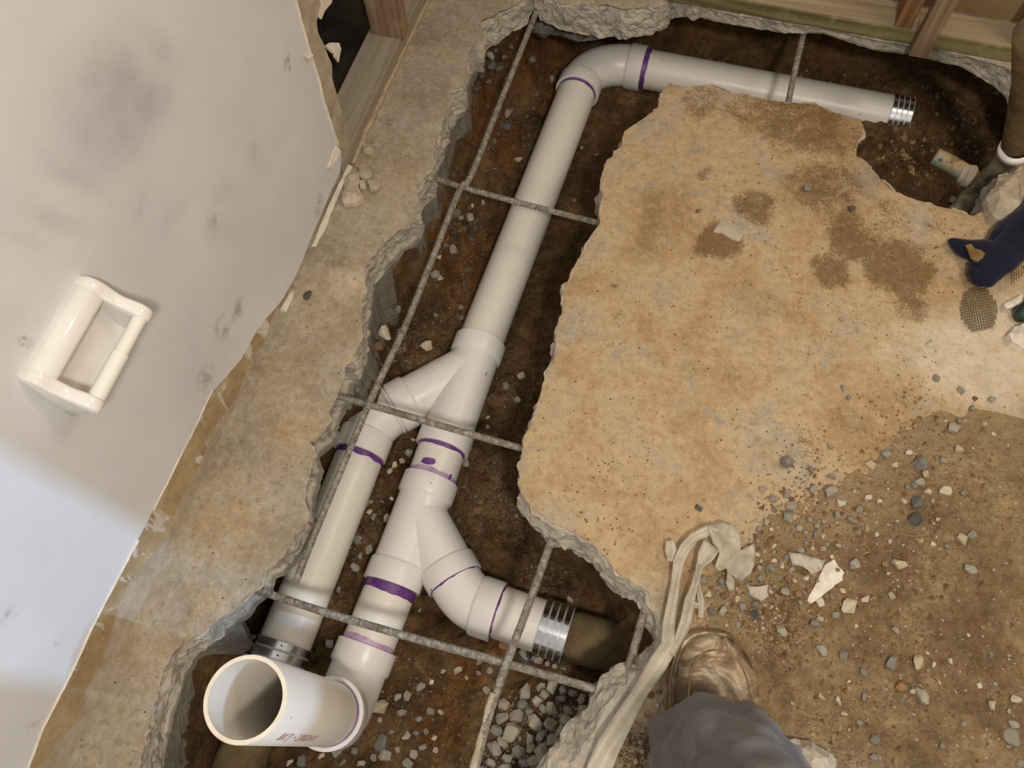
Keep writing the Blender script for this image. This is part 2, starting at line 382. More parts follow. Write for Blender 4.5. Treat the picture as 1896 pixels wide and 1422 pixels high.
# ================================================================== OUTLINES (pixels read off the slab plane)
A_PX = [(215, 1950, .36), (240, 1560, .36), (250, 1480, .36), (258, 1414, .36), (266, 1358, .36), (284, 1310, .36), (295, 1273, .36), (306, 1237, .36), (321, 1211, .36),
 (340, 1192, .36), (369, 1170, .34), (391, 1159, .2), (413, 1142, .1), (436, 1133, .09), (448, 1111, .09), (469, 1091, .09), (482, 1082, .09),
 (485, 1056, .09), (502, 1052, .09), (517, 1034, .09), (535, 1011, .09), (546, 989, .09), (567, 971, .09), (572, 952, .09), (563, 927, .09),
 (561, 930, .09), (568, 908, .09), (574, 867, .09), (581, 845, .09), (574, 819, .09), (591, 804, .09), (615, 778, .09), (609, 764, .09),
 (624, 734, .09), (637, 701, .1), (639, 679, .2), (650, 668, .3), (664, 635, .36), (668, 598, .36), (668, 561, .36), (675, 524, .36),
 (679, 487, .36), (698, 461, .3), (711, 450, .12), (740, 421, .09), (762, 410, .1), (773, 388, .3), (773, 343, .36), (785, 328, .36),
 (801, 314, .36), (803, 266, .36), (818, 236, .36), (825, 207, .36), (836, 173, .36), (855, 159, .3), (864, 137, .2), (862, 114, .18),
 (873, 89, .12), (888, 66, .1), (888, 44, .09), (894, 35, .085), (915, 28, .08), (940, 16, .075), (966, 2, .07), (985, -14, .05),
 (1008, -6, .07), (1038, 4, .08), (1066, 10, .085), (1089, 8, .09), (1124, 9, .095), (1158, 16, .085), (1193, 14, .085), (1228, 4, .085), (1248, -16, .075),
 (1272, -4, .05), (1310, 14, .035), (1360, 26, .032), (1417, 36, .034), (1454, 42, .032), (1491, 48, .026), (1528, 51, .02), (1560, 58, .025),
 (1602, 68, .03), (1639, 75, .035), (1694, 84, .03), (1742, 93, .035), (1786, 102, .035), (1823, 112, .045), (1860, 122, .06), (1890, 140, .07), (1915, 190, .09), (1960, 240, .09), (2040, 270, .09)]
B_PX = [(960, 1950, .1, .06), (1010, 1600, .1, .06), (1050, 1500, .1, .07), (1080, 1430, .1, .07), (1098, 1400, .1, .06), (1114, 1377, .1, .06), (1125, 1358, .1, .05), (1143, 1321, .1, .05), (1169, 1285, .1, .05),
 (1202, 1248, .1, .035), (1224, 1211, .1, .02), (1230, 1178, .1, .012), (1224, 1148, .1, .012), (1210, 1126, .1, .01), (1199, 1096, .1, .012), (1169, 1074, .1, .015), (1140, 1052, .1, .01),
 (1121, 1026, .1, .01), (1095, 1008, .1, .012), (1066, 986, .1, .012), (1036, 971, .1, .015), (1007, 956, .1, .015), (984, 940, .1, .01), (972, 922, .1, .008), (966, 905, .1, .004), (963, 870, .1, 0),
 (966, 840, .1, .004), (974, 805, .1, .010), (988, 775, .1, .010), (996, 750, .1, .008), (1004, 714, .09, .006), (1020, 673, .09, .004), (1028, 640, .09, .002), (1032, 600, .09, 0), (1043, 574, .09, 0), (1044, 544, .09, 0),
 (1054, 507, .09, 0), (1058, 498, .09, 0), (1078, 469, .09, 0), (1083, 450, .09, 0), (1109, 413, .09, 0), (1109, 391, .09, 0), (1115, 362, .09, .003), (1111, 332, .09, .004),
 (1120, 303, .09, 0), (1150, 269, .09, 0), (1157, 244, .09, 0), (1191, 218, .09, 0), (1216, 199, .09, 0), (1224, 173, .09, 0), (1238, 153, .09, 0), (1273, 159, .08, 0),
 (1318, 157, .08, 0), (1362, 172, .08, 0), (1417, 181, .08, 0), (1454, 188, .08, 0), (1510, 192, .08, 0), (1550, 207, .08, 0), (1595, 221, .08, 0), (1600, 236, .08, 0),
 (1587, 273, .08, 0), (1587, 288, .08, 0), (1606, 303, .08, 0), (1632, 329, .08, 0), (1661, 354, .08, 0), (1680, 365, .08, 0), (1731, 378, .08, 0), (1764, 386, .08, 0),
 (1801, 399, .08, 0), (1824, 388, .08, .01), (1838, 369, .08, .012), (1849, 340, .08, .012), (1860, 325, .08, .01), (1886, 306, .08, .01), (1960, 300, .08, 0), (2060, 310, .08, 0)]

def densify(pts, step=.007, amp=.005, seed=1.0):
    """pts: list of (x, y, extra...) -> resampled open polyline with a chipped outline"""
    pts = np.array(pts, float); out = []
    for a, b in zip(pts[:-1], pts[1:]):
        n = max(1, int(np.hypot(*(b - a)[:2]) / step))
        for i in range(n): out.append(a + (b - a) * i / n)
    out.append(pts[-1]); o = np.array(out)
    nr = normals(o)
    d = fbm(o[:, 0], o[:, 1], 0, 38, 3, seed) * amp + fbm(o[:, 0], o[:, 1], 0, 120, 2, seed + 5) * amp * .5
    o[:, :2] += nr * d[:, None]; return o
def normals(o):
    t = np.zeros((len(o), 2)); k = 2
    for i in range(len(o)):
        t[i] = o[min(i + k, len(o) - 1), :2] - o[max(i - k, 0), :2]
    t /= np.linalg.norm(t, axis=1)[:, None] + 1e-9
    return np.stack([t[:, 1], -t[:, 0]], 1)      # right of the travel direction

A_edge = densify([(*P(u, v)[:2], t) for u, v, t in A_PX], seed=1.3)
B_edge = densify([(*P(u, v)[:2], t, b) for u, v, t, b in B_PX], seed=4.1)
A_poly = [tuple(p) for p in A_edge[:, :2]] + [(1.64, float(A_edge[-1, 1])), (1.64, 2.35), (-.98, 2.35), (-.98, float(A_edge[0, 1]))]
B_poly = [tuple(p) for p in B_edge[:, :2]] + [(1.64, float(B_edge[-1, 1])), (1.64, float(B_edge[0, 1]))]

def inside(poly, X, Y):
    p = np.array(poly); r = np.zeros(X.shape, bool); n = len(p); j = n - 1
    for i in range(n):
        xi, yi = p[i]; xj, yj = p[j]
        if yi != yj:
            r ^= ((yi > Y) != (yj > Y)) & (X < (xj - xi) * (Y - yi) / (yj - yi) + xi)
        j = i
    return r
def seg_dist(line, X, Y, closed=False):
    """distance to a polyline and the index of its nearest segment + parameter"""
    p = np.array(line)[:, :2]; best = np.full(X.shape, 1e9); idx = np.zeros(X.shape, int); par = np.zeros(X.shape)
    n = len(p)
    for i in range(n if closed else n - 1):
        a = p[i]; b = p[(i + 1) % n]; d = b - a; L = d @ d + 1e-12
        t = np.clip(((X - a[0]) * d[0] + (Y - a[1]) * d[1]) / L, 0, 1)
        q = (X - a[0] - t * d[0]) ** 2 + (Y - a[1] - t * d[1]) ** 2
        m = q < best; best = np.where(m, q, best); idx = np.where(m, i, idx); par = np.where(m, t, par)
    return np.sqrt(best), idx, par
def blobs(X, Y, lst, z=0.0, seed=0.0, warp=.03):
    """soft painted patches, lst = (u, v, radius_px, strength [, stretch, angle])"""
    out = np.zeros(X.shape)
    wx = X + fbm(X, Y, 0, 9, 3, 3 + seed) * warp; wy = Y + fbm(X, Y, 0, 9, 3, 9 + seed) * warp
    for b in lst:
        u, v, r, s = b[:4]; c = P(u, v, z); rr = (P(u + r, v, z) - c).length
        dx = wx - c.x; dy = wy - c.y
        if len(b) > 4:
            a = radians(b[5]); dx, dy = dx * cos(a) + dy * sin(a), (-dx * sin(a) + dy * cos(a)) * b[4]
        out = np.maximum(out, s * (1 - sstep(.35, 1.0, np.hypot(dx, dy) / rr)))
    return out

def fill(poly, step, keep=.005):
    """triangulated interior of a polygon with jittered inner points"""
    p = np.array(poly); lo = p.min(0); hi = p.max(0)
    gx, gy = np.meshgrid(np.arange(lo[0], hi[0], step), np.arange(lo[1], hi[1], step))
    gx = gx + RNG.uniform(-.3, .3, gx.shape) * step; gy = gy + RNG.uniform(-.3, .3, gy.shape) * step
    gx = gx.ravel(); gy = gy.ravel(); ok = inside(poly, gx, gy); gx = gx[ok]; gy = gy[ok]
    d, _, _ = seg_dist(poly, gx, gy, True); gx = gx[d > keep]; gy = gy[d > keep]
    vs = [Vector(q) for q in poly] + [Vector((a, b)) for a, b in zip(gx, gy)]
    n = len(poly)
    r = geometry.delaunay_2d_cdt(vs, [(i, (i + 1) % n) for i in range(n)], [], 1, 1e-6)
    V = np.array([tuple(q) for q in r[0]]); F = r[2]
    return V, F

def slab(name, edge, poly, bev, step, paint, sgn, seed):
    """slab top + fractured edge going down row by row"""
    V2, F = fill(poly, step)
    X, Y = V2[:, 0], V2[:, 1]
    Z = fbm(X, Y, 0, 7, 4, seed) * .003 + fbm(X, Y, 0, 45, 2, seed + 3) * .0008
    d, _, _ = seg_dist(edge[::3], X, Y); Z -= .006 * np.exp(-d / .012) * (.5 + .5 * fbm(X, Y, 0, 18, 2, seed + 8))
    V = [(x, y, z) for x, y, z in zip(X, Y, Z)]
    warm, dirt, pale = paint(X, Y)
    side = .50 * np.exp(-d / .006) * (fbm(X, Y, 0, 30, 3, seed + 2) > -.15)
    n = len(V); ne = len(edge); nr = normals(edge) * sgn
    # rows
    rows = [(.0, 0), (.003, .15), (.008, .35)] + [(.008 + .0077 * i, min(1, .35 + .11 * i)) for i in range(1, 13)]
    arr = [[], [], [], []]; FV = []
    low = fbm(edge[:, 0], edge[:, 1], 0, 9, 2, seed + 11)
    for ri, (dz, bf) in enumerate(rows):
        f = dz / .1; zz = -np.minimum(edge[:, 2], .095) * f
        off = bev * bf + low * .006 * bf
        amp = .0065 if 0 < ri else 0.0
        nn = fbm(edge[:, 0], edge[:, 1], zz, 75, 3, seed + 21) * amp * 1.3 + fbm(edge[:, 0], edge[:, 1], zz, 26, 2, seed + 31) * amp * 1.3 + np.round(fbm(edge[:, 0], edge[:, 1], zz, 40, 2, seed + 33) * 3) / 3 * amp
        px = edge[:, 0] + nr[:, 0] * (off + nn); py = edge[:, 1] + nr[:, 1] * (off + nn)
        if ri == 0: zz = np.interp(np.arange(ne), np.arange(ne), zz) - .003
        zz = zz + (fbm(edge[:, 0], edge[:, 1], ri, 40, 2, seed + 41) * .004 if ri else 0)
        FV += [(a, b, c) for a, b, c in zip(px, py, zz)]
        arr[3] += [0.0 if ri == 0 else 1.0] * ne
    # smooth formed footing below the broken rim where it is exposed
    deep = np.maximum(edge[:, 2] - .095, 0)
    for q in (.02, .5, 1.0):
        w = fbm(edge[:, 0], edge[:, 1], 0, 4, 2, seed + 50) * .004
        FV += [(a, b, c) for a, b, c in zip(edge[:, 0] - nr[:, 0] * (.004 - w), edge[:, 1] - nr[:, 1] * (.004 - w), -np.minimum(edge[:, 2], .095) - .002 - deep * q)]
        arr[3] += [2.0] * ne
    R = len(rows) + 3
    # closing lip under the slab
    FV += [(a - x * .12, b - y * .12, -.1 - e) for a, b, x, y, e in zip(edge[:, 0], edge[:, 1], nr[:, 0], nr[:, 1], deep + np.minimum(edge[:, 2], .095) - .095)]
    arr[3] += [1.0] * ne; R += 1
    FF = []
    for r in range(R - 1):
        for i in range(ne - 1):
            a = n + r * ne + i; FF += [(a, a + ne, a + ne + 1), (a, a + ne + 1, a + 1)]
    fx = np.array([q[0] for q in FV]); fy = np.array([q[1] for q in FV]); w2, d2, p2 = paint(fx, fy)
    att = dict(warm=np.r_[warm, w2], dirt=np.r_[dirt, d2 * .4], pale=np.r_[pale, p2 * .5], side=np.r_[side, arr[3]])
    # top boundary joins row 0
    o = mesh(name, V + FV, list(F) + FF, M['concrete'], attrs=att)
    tag(o, kind='structure'); return o

def paintA(X, Y):
    warm = blobs(X, Y, [(640, 560, 120, .3), (420, 960, 120, .4), (560, 800, 90, .4), (520, 700, 90, .3), (300, 1180, 140, .2), (740, 330, 70, .25)])
    dirt = blobs(X, Y, [(830, 60, 60, .35), (720, 250, 60, .2), (330, 1150, 90, .25), (1060, 20, 60, .1), (480, 900, 60, .2)])
    pale = blobs(X, Y, [(650, 520, 70, .55), (700, 260, 60, .4), (860, 150, 40, .45), (840, 100, 90, .3), (1100, 30, 130, .45), (1230, 30, 80, .45), (310, 1230, 60, .4), (600, 600, 50, .4)])
    return warm, dirt, pale
def paintB(X, Y):
    warm = np.clip(1.0 - blobs(X, Y, [(1200, 1150, 110, .7), (1120, 1300, 160, .9), (1800, 650, 120, .5), (1010, 960, 60, .5), (1400, 560, 60, .35)]), 0, 1)
    dirt = blobs(X, Y, [(1330, 455, 62, 1.0), (1400, 385, 60, .8), (1530, 350, 120, .62), (1480, 225, 150, .75), (1580, 440, 90, .85), (1530, 500, 70, .8), (1640, 400, 80, .5),
                        (1300, 190, 70, .6), (1400, 200, 110, .6), (1540, 260, 90, .6), (1660, 490, 100, .85), (1680, 560, 60, .7), (1720, 460, 60, .4), (1590, 250, 60, .55), (1250, 300, 40, .3), (1300, 320, 30, .6),
                        (1130, 530, 22, .75, 2.5, -30), (1140, 580, 18, .7), (1090, 930, 14, .8), (1230, 1000, 50, .25), (1300, 880, 120, .22), (1100, 760, 100, .15),
                        (1480, 820, 90, .4), (1650, 730, 90, .35), (1550, 640, 100, .25), (1730, 420, 40, .5), (1790, 430, 30, .5)])
    pale = blobs(X, Y, [(1800, 650, 190, .8), (1880, 600, 120, .75), (1680, 640, 120, .5), (1600, 620, 100, .3), (1840, 540, 50, .4), (1480, 610, 120, .2), (1180, 1100, 50, .45), (1620, 500, 40, .3), (1850, 370, 50, .5)])
    return warm, dirt, pale

_ba = np.where(A_edge[:, 1] > 1.55, np.where(A_edge[:, 0] > -.06, -.012, .010), np.where(A_edge[:, 2] > .25, -.004, -.022))
floor_a = slab('floor', A_edge, A_poly, _ba, .017, paintA, 1, 2.0)
floor_b = slab('floor.001', B_edge, B_poly, B_edge[:, 3], .012, paintB, -1, 6.0)
floor_a['label'] = 'grey tan concrete slab strip along the left wall and far wall'
floor_b['label'] = 'yellowish tan broken concrete slab right of the trench'

# ================================================================== SOIL IN THE TRENCH
_A = A_edge[(A_edge[:, 1] < 1.63) & (A_edge[:, 0] < -.3)]
PIT = []
for p in _A[::8]:
    bw = (.014 if p[2] > .33 else .03) if p[2] > .25 else .06; zt = -.115
    y = p[1]
    if y > .97: bw = .10; zt = -.17
    if y > 1.2: bw = .12
    if y > 1.45: bw = .12; zt = -.14
    if y < .05: bw = .04
    PIT.append((p[0] - (0.0 if p[2] > .25 else (.12 if y < .62 else .03)), y, bw, zt))
PIT += [q + (-.115,) for q in [(-.60, 1.72, .11), (-.50, 1.93, .10), (-.25, 2.06, .08), (.1, 2.06, .08), (.4, 2.04, .08), (.7, 2.0, .06), (.86, 1.88, .05), (.92, 1.6, .06), (.86, 1.44, .06)]]
_B = B_edge[(B_edge[:, 0] < .72)]; _nb = -normals(_B)
for p, q in list(zip(_B, _nb))[::-8]:
    PIT.append((p[0] - q[0] * .035 if p[1] > .4 else p[0] - q[0] * .01, p[1] - q[1] * .035, .045 if p[1] > .3 else .09, -.115))
PIT = [q for q in PIT]
PITA = np.array(PIT)
def soil_z(X, Y, rough=True):
    X = np.asarray(X, float); Y = np.asarray(Y, float)
    d, i, t = seg_dist(PITA, X, Y, True)
    bw = PITA[i, 2] * (1 - t) + PITA[(i + 1) % len(PITA), 2] * t
    ins = inside([tuple(q[:2]) for q in PITA], X, Y); sd = np.where(ins, d, -d)
    bw = bw * (1 + .8 * fbm(X, Y, 0, 7, 3, 5))
    fl = -.352 + .02 * fbm(X, Y, 0, 4, 3, 1)
    fl = fl + .055 * sstep(.25, .5, X) * sstep(1.2, 1.6, Y) + .02 * sstep(-.1, .1, X) * sstep(1.5, 1.7, Y)
    c = P(665, 0); 
    for (u, v, z, r, h) in [(1690, 172, -.27, .07, .05), (1740, 215, -.27, .09, .03), (1690, 310, -.2, .08, .05), (1635, 310, -.2, .06, .05),
                            (1010, 1375, -.28, .17, .105), (1120, 1395, -.2, .1, .10), (1170, 1200, -.3, .06, .03), (950, 95, -.2, .06, .06), (920, 190, -.25, .06, .03),
                            (790, 660, -.33, .09, .02), (700, 880, -.3, .08, .015)]:
        p = P(u, v, z); fl = fl + h * np.exp(-((X - p.x) ** 2 + (Y - p.y) ** 2) / (2 * (r * .6) ** 2))
    s = 1 - sstep(0.0, 1.0, (sd + .012) / np.maximum(bw, .012))
    top = PITA[i, 3] + .02 * fbm(X, Y, 0, 6, 2, 8)
    z = fl + (top - fl) * s
    if rough:
        z = z + fbm(X, Y, 0, 22, 4, 3) * .014 + fbm(X, Y, 0, 90, 2, 13) * .005 + np.maximum(fbm(X, Y, 0, 48, 2, 17) - .1, 0) * .022
    return np.minimum(z, -.102)
_gx = np.arange(-.9, 1.06, .0065); _gy = np.arange(-.62, 2.12, .0065)
GX, GY = np.meshgrid(_gx, _gy); SZ = soil_z(GX.ravel(), GY.ravel())
nx, ny = len(_gx), len(_gy); idx = np.arange(nx * ny).reshape(ny, nx)
SF = np.stack([idx[:-1, :-1].ravel(), idx[:-1, 1:].ravel(), idx[1:, 1:].ravel(), idx[1:, :-1].ravel()], 1)
gx, gy = GX.ravel(), GY.ravel()
so = blobs(gx, gy, [(1000, 140, 130, .85), (900, 270, 120, .8), (870, 520, 100, .75), (880, 440, 80, .65), (1500, 110, 110, .5), (1680, 280, 120, .3), (1780, 180, 100, .3), (830, 1340, 80, 1.0), (870, 1250, 50, .8), (935, 1190, 40, 1.0), (930, 1010, 60, .5), (1300, 70, 90, .7), (760, 760, 60, .4), (1000, 1230, 60, .6)], -.34)
sg = blobs(gx, gy, [(910, 80, 70, .95), (870, 200, 40, .7), (980, 60, 60, .8), (960, 220, 60, .45), (830, 420, 60, .35), (620, 1000, 90, .4), (760, 1000, 60, .35), (1010, 1360, 150, .55), (1110, 1120, 60, .4), (470, 1300, 90, .4)], -.3)
sp = blobs(gx, gy, [(930, 930, 130, 1.0), (770, 640, 100, .9), (850, 560, 90, .6), (960, 700, 90, .6), (700, 1000, 90, .6), (1000, 1080, 100, .7), (900, 1380, 120, .4)], -.34)
soil = mesh('trench_soil', list(zip(gx, gy, SZ)), SF, M['soil'], attrs=dict(orange=so, grey=sg, speck=sp))
tag(soil, 'damp orange brown soil at the bottom of the trench', 'soil', kind='stuff')
def soil_at(x, y): return float(np.interp(0, [0], [soil_z(np.array([x]), np.array([y]))[0]]))

# ================================================================== LOOSE DIRT ON THE RIGHT SLAB
D_PX = [(1128, 1440), (1150, 1385), (1188, 1305), (1222, 1250), (1245, 1180), (1268, 1090), (1300, 1015), (1370, 985), (1410, 930), (1480, 885), (1560, 830),
        (1620, 790), (1700, 748), (1800, 722), (1960, 735), (2150, 770), (2330, 900), (2480, 1300), (2450, 1900), (1000, 1900), (1085, 1560)]
D_poly = [tuple(P(u, v)[:2]) for u, v in D_PX]
def dirt_z(X, Y):
    d, _, _ = seg_dist(D_poly, X, Y, True); ins = inside(D_poly, X, Y); d = np.where(ins, d, -d)
    d = d + .035 * fbm(X, Y, 0, 9, 4, 21)
    k = sstep(0, .14, d); kc = sstep(-.01, .30, d)
    h = -.004 + .013 * k + (.0065 * fbm(X, Y, 0, 14, 4, 22) + .0045 * fbm(X, Y, 0, 60, 3, 23)) * sstep(-.02, .08, d)
    cl = np.maximum(fbm(X, Y, 0, 75, 2, 29), 0) * .008 * sstep(.02, .12, d)
    return h + cl, kc
_dx = np.arange(.02, 1.45, .0055); _dy = np.arange(-.60, .82, .0055)
DX, DY = np.meshgrid(_dx, _dy); dx, dy = DX.ravel(), DY.ravel(); ok = inside(D_poly, dx, dy).reshape(DX.shape)
dz, dk = dirt_z(dx, dy); ii = np.arange(len(dx)).reshape(DX.shape)
cell = ok[:-1, :-1] | ok[1:, 1:] | ok[:-1, 1:] | ok[1:, :-1]
DF = np.stack([ii[:-1, :-1][cell], ii[:-1, 1:][cell], ii[1:, 1:][cell], ii[1:, :-1][cell]], 1)
used = np.unique(DF); remap = -np.ones(len(dx), int); remap[used] = np.arange(len(used)); DF = remap[DF]
dark = blobs(dx, dy, [(1640, 1040, 130, .8), (1790, 1180, 140, .9), (1850, 1290, 120, .9), (1560, 1290, 110, .5), (1700, 1340, 100, .6), (1720, 920, 60, .5), (1480, 960, 70, .4), (1400, 1130, 50, .6), (1420, 1230, 60, .5), (1190, 1380, 60, .6)])
dirt = mesh('loose_dirt', list(zip(dx[used], dy[used], dz[used])), DF, M['dirt'], attrs=dict(depth=dk[used], dark=dark[used]))
tag(dirt, 'loose brown dirt spread over the slab around the boot', 'dirt', kind='stuff')
def ground(x, y):
    X = np.array([x]); Y = np.array([y])
    if inside(D_poly, X, Y)[0]: return max(0.0, float(dirt_z(X, Y)[0][0]))
    return 0.0

# ================================================================== LEFT WALL
def wall_fill(pts_px, x, thick, step, mat, name, parent=None, attr=None, amp=.003, seed=0.0, rag=True, extra=None):
    yz = [(p.y, p.z) for p in (PW(u, v) for u, v in pts_px)] + (extra or [])
    e = np.array(yz + [yz[0]])
    if rag:
        e = densify(e, .006, amp, seed)
    poly = [tuple(q) for q in e[:-1, :2]]
    V2, F = fill(poly, step, .003)
    n = len(V2); V = [(x, a, b) for a, b in V2] + [(x - thick, a, b) for a, b in poly]
    # rim: match boundary order (first len(poly) verts of the fill are the outline)
    m = len(poly); FF = list(F)
    V = [(x, a, b) for a, b in V2] + [(x, a, b) for a, b in poly] + [(x - thick, a, b) for a, b in poly]
    for i in range(m):
        j = (i + 1) % m; FF.append((n + i, n + j, n + m + j, n + m + i))
    at = None
    if attr: at = {k: np.r_[fn(V2[:, 0], V2[:, 1]), np.zeros(2 * m)] for k, fn in attr.items()}
    return mesh(name, V, FF, mat, parent, attrs=at)

BOARD = [(640, 318), (650, 288), (653, 262), (645, 230), (632, 190), (620, 145), (619, 120), (606, 88), (594, 62), (592, 40), (598, 15), (604, -20), (600, -120)]
wall = wall_fill(BOARD, XW - .006, .012, .05, M['plaster'], 'wall_left', amp=.003, seed=2.0,
                 extra=[(1.12, 1.25), (-.75, 1.25), (-.75, 0.0), (1.08, 0.0)])
tag(wall, 'bare plaster backing of the left wall under the torn paint', kind='structure')
PAINT = [(546, -40), (547, 0), (560, 50), (573, 95), (588, 140), (600, 190), (614, 235), (625, 268), (632, 290), (630, 318), (614, 352), (598, 390), (578, 435), (561, 480), (547, 512), (537, 530),
         (518, 562), (497, 585), (476, 612), (447, 664), (420, 697), (395, 723), (362, 790), (332, 849), (310, 893), (284, 945), (255, 1000), (221, 1063), (192, 1118),
         (162, 1178), (140, 1229), (122, 1266), (81, 1344), (52, 1422), (10, 1500), (-60, 1650)]
def sm_attr(yy, zz):
    out = np.zeros(len(yy))
    wy = yy + fbm(yy, zz, 0, 8, 3, 4) * .02; wz = zz + fbm(yy, zz, 0, 8, 3, 6) * .02
    for u, v, r, s, st, an in [(232, 165, 130, .85, 1.7, 50), (205, 225, 110, .7, 1.3, 40), (285, 80, 90, .4, 2.5, 55), (150, 320, 90, .45, 4, 65), (110, 400, 90, .4, 4, 65), (60, 440, 80, .3, 5, 65),
                           (260, 375, 40, .3, 3, -35), (330, 390, 60, .25, 3, 10), (465, 285, 22, .45, 1, 0), (410, 360, 30, .28, 2, 30), (480, 290, 60, .18, 1, 0), (420, 440, 60, .2, 3, 50), (20, 600, 60, .15, 1, 0)]:
        c = PW(u, v); q = PW(u + r, v); rr = math.hypot(q.y - c.y, q.z - c.z); a = radians(an)
        A = wy - c.y; B = wz - c.z; A, B = A * cos(a) - B * sin(a), (A * sin(a) + B * cos(a)) * st
        out = np.maximum(out, s * (1 - sstep(.1, 1.0, np.hypot(A, B) / rr)))
    return out
def st_attr(yy, zz):
    out = np.zeros(len(yy))
    for u, v, r, s in [(43, 637, 12, 1), (62, 610, 9, .8), (18, 655, 9, .7), (28, 663, 8, .7), (415, 600, 20, .55), (425, 580, 14, .5), (440, 572, 14, .5), (380, 700, 18, .4), (535, 115, 9, .8), (20, 1130, 14, .6), (110, 1190, 9, .6), (65, 1340, 12, .5), (395, 400, 18, .3), (590, 380, 12, .4)]:
        c = PW(u, v); q = PW(u + r, v); rr = math.hypot(q.y - c.y, q.z - c.z)
        out = np.maximum(out, s * (1 - sstep(.4, 1.0, np.hypot(yy - c.y, zz - c.z) / rr)))
    return out
paint_o = wall_fill(PAINT, XW, .0055, .012, M['paint'], 'paint_layer', wall, dict(smudge=sm_attr, stain=st_attr), .002, 5.0,
                    extra=[(-.75, .1), (-.75, 1.25), (1.02, 1.25)])
tag(paint_o, 'off white paint coat with grey smudges')
PAPER = [(538, 530), (518, 562), (497, 585), (476, 612), (447, 664), (395, 723), (362, 790), (332, 849), (310, 893), (284, 945), (255, 1000), (221, 1063), (192, 1118), (162, 1178), (140, 1229), (122, 1266), (81, 1344), (52, 1422), (20, 1490),
         (55, 1490), (85, 1422), (103, 1377), (144, 1340), (162, 1277), (199, 1211), (221, 1126), (244, 1074), (288, 1026), (314, 974), (343, 915), (354, 886), (376, 856), (391, 808), (410, 778), (443, 731), (465, 671), (495, 623), (513, 572), (535, 545)]
po = wall_fill(PAPER, XW - .003, .0025, .02, M['paper'], 'torn_paper_strip', wall, None, .003, 8.0); tag(po, 'brown torn facing paper strip')
# white chipped rim along the torn paint (upper cut and the foot of the wall)
def strip(pts, w, name, mat, parent, lift=.004, seed=0.0, x=XW):
    q = [PW(u, v) for u, v in pts]; e = densify([(p.y, p.z) for p in q], .006, .002, seed)
    path = [Vector((x + lift * .3, a, b)) for a, b in e[:, :2]]
    r = [w * (.6 + .5 * abs(float(fbm(a, b, 0, 25, 2, seed)))) for a, b in e[:, :2]]
    v, f = tube(path, r, 6, True, [min(k, lift) for k in r], up0=(1, 0, 0)); return mesh(name, v, f, mat, parent)
strip([(547, 0), (560, 50), (573, 95), (588, 140), (600, 190), (614, 235), (625, 268)], .004, 'chipped_rim', M['white_edge'], wall, .003, 1.0)
strip([(644, 308), (628, 340), (610, 380), (590, 430), (572, 478), (554, 524), (535, 548), (520, 575)], .010, 'chipped_rim', M['white_edge'], wall, .009, 2.0, XW + .002)
strip([(255, 1000), (221, 1063), (192, 1118), (162, 1178), (140, 1229), (122, 1266), (81, 1344), (52, 1422)], .0025, 'chipped_rim', M['white_edge'], wall, .003, 3.0)
strip([(393, 722), (362, 790), (332, 849), (310, 893), (284, 945)], .0018, 'chipped_rim', M['white_edge'], wall, .0025, 4.0)
# hanging flakes of plaster at the hole
def flake(name, pts, z, th, mat, lift=None, parent=None, curl=0.0):
    """thin irregular shard, outline in pixels at height z"""
    q = [P(u, v, z) for u, v in pts]; c = sum(q, Vector()) / len(q); n = len(q)
    V = [p + Vector((0, 0, th / 2 + curl * abs(sin(i * 2.1)))) for i, p in enumerate(q)] + [p - Vector((0, 0, th / 2)) for p in q] + [c + Vector((0, 0, th * .7)), c - Vector((0, 0, th / 2))]
    F = []
    for i in range(n):
        j = (i + 1) % n; F += [(i, j, 2 * n), (n + j, n + i, 2 * n + 1), (i, n + i, n + j, j)]
    return mesh(name, V, F, mat, parent)
def wflake(name, pts, x, th, mat, parent, tip=0.0):
    q = [PW(u, v, x) for u, v in pts]; n = len(q); c = sum(q, Vector()) / n
    V = [p + Vector((tip * (i / n), 0, 0)) for i, p in enumerate(q)] + [p + Vector((tip * (i / n) - th, 0, 0)) for i, p in enumerate(q)] + [c + Vector((th * .6, 0, 0)), c - Vector((th, 0, 0))]
    F = []
    for i in range(n):
        j = (i + 1) % n; F += [(i, j, 2 * n), (n + j, n + i, 2 * n + 1), (i, n + i, n + j, j)]
    return mesh(name, V, F, mat, parent)
wflake('hanging_flake', [(603, 86), (612, 79), (626, 79), (629, 90), (625, 103), (622, 115), (614, 105), (616, 93), (608, 98)], XW - .01, .004, M['white_edge'], wall, .012)
wflake('hanging_flake', [(561, 103), (575, 98), (577, 103), (566, 109)], XW + .001, .003, M['white_edge'], wall, .01)
wflake('hanging_flake', [(583, 0), (580, 20), (590, 32), (594, 36), (600, 20), (613, 4), (612, -10), (590, -15)], XW - .008, .004, M['white_edge'], wall, .004)
wflake('hanging_flake', [(623, 270), (612, 298), (605, 312), (613, 308), (622, 290), (627, 280)], XW + .002, .003, M['white_edge'], wall, .008)

# cavity behind the hole, sole plate and stud of the left wall
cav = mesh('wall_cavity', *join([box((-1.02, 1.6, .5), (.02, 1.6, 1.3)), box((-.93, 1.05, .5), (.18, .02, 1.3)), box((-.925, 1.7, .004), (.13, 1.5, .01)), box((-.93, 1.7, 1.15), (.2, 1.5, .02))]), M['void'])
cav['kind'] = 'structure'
def plate_left():
    o = mesh('sole_plate', *box((-.812, 1.66, .019), (.09, 1.2, .038)), M['plate_w'])
    tag(o, 'dusty sole plate lying at the foot of the hole in the left wall', 'lumber'); bevel(o, .002); return o
plate_left()
st = mesh('wall_stud', *box((-.800, 1.495, .338), (.09, .036, .60)), M['stud']); bevel(st, .002)
tag(st, 'brown wooden stud standing on the plate in the wall hole', 'stud')
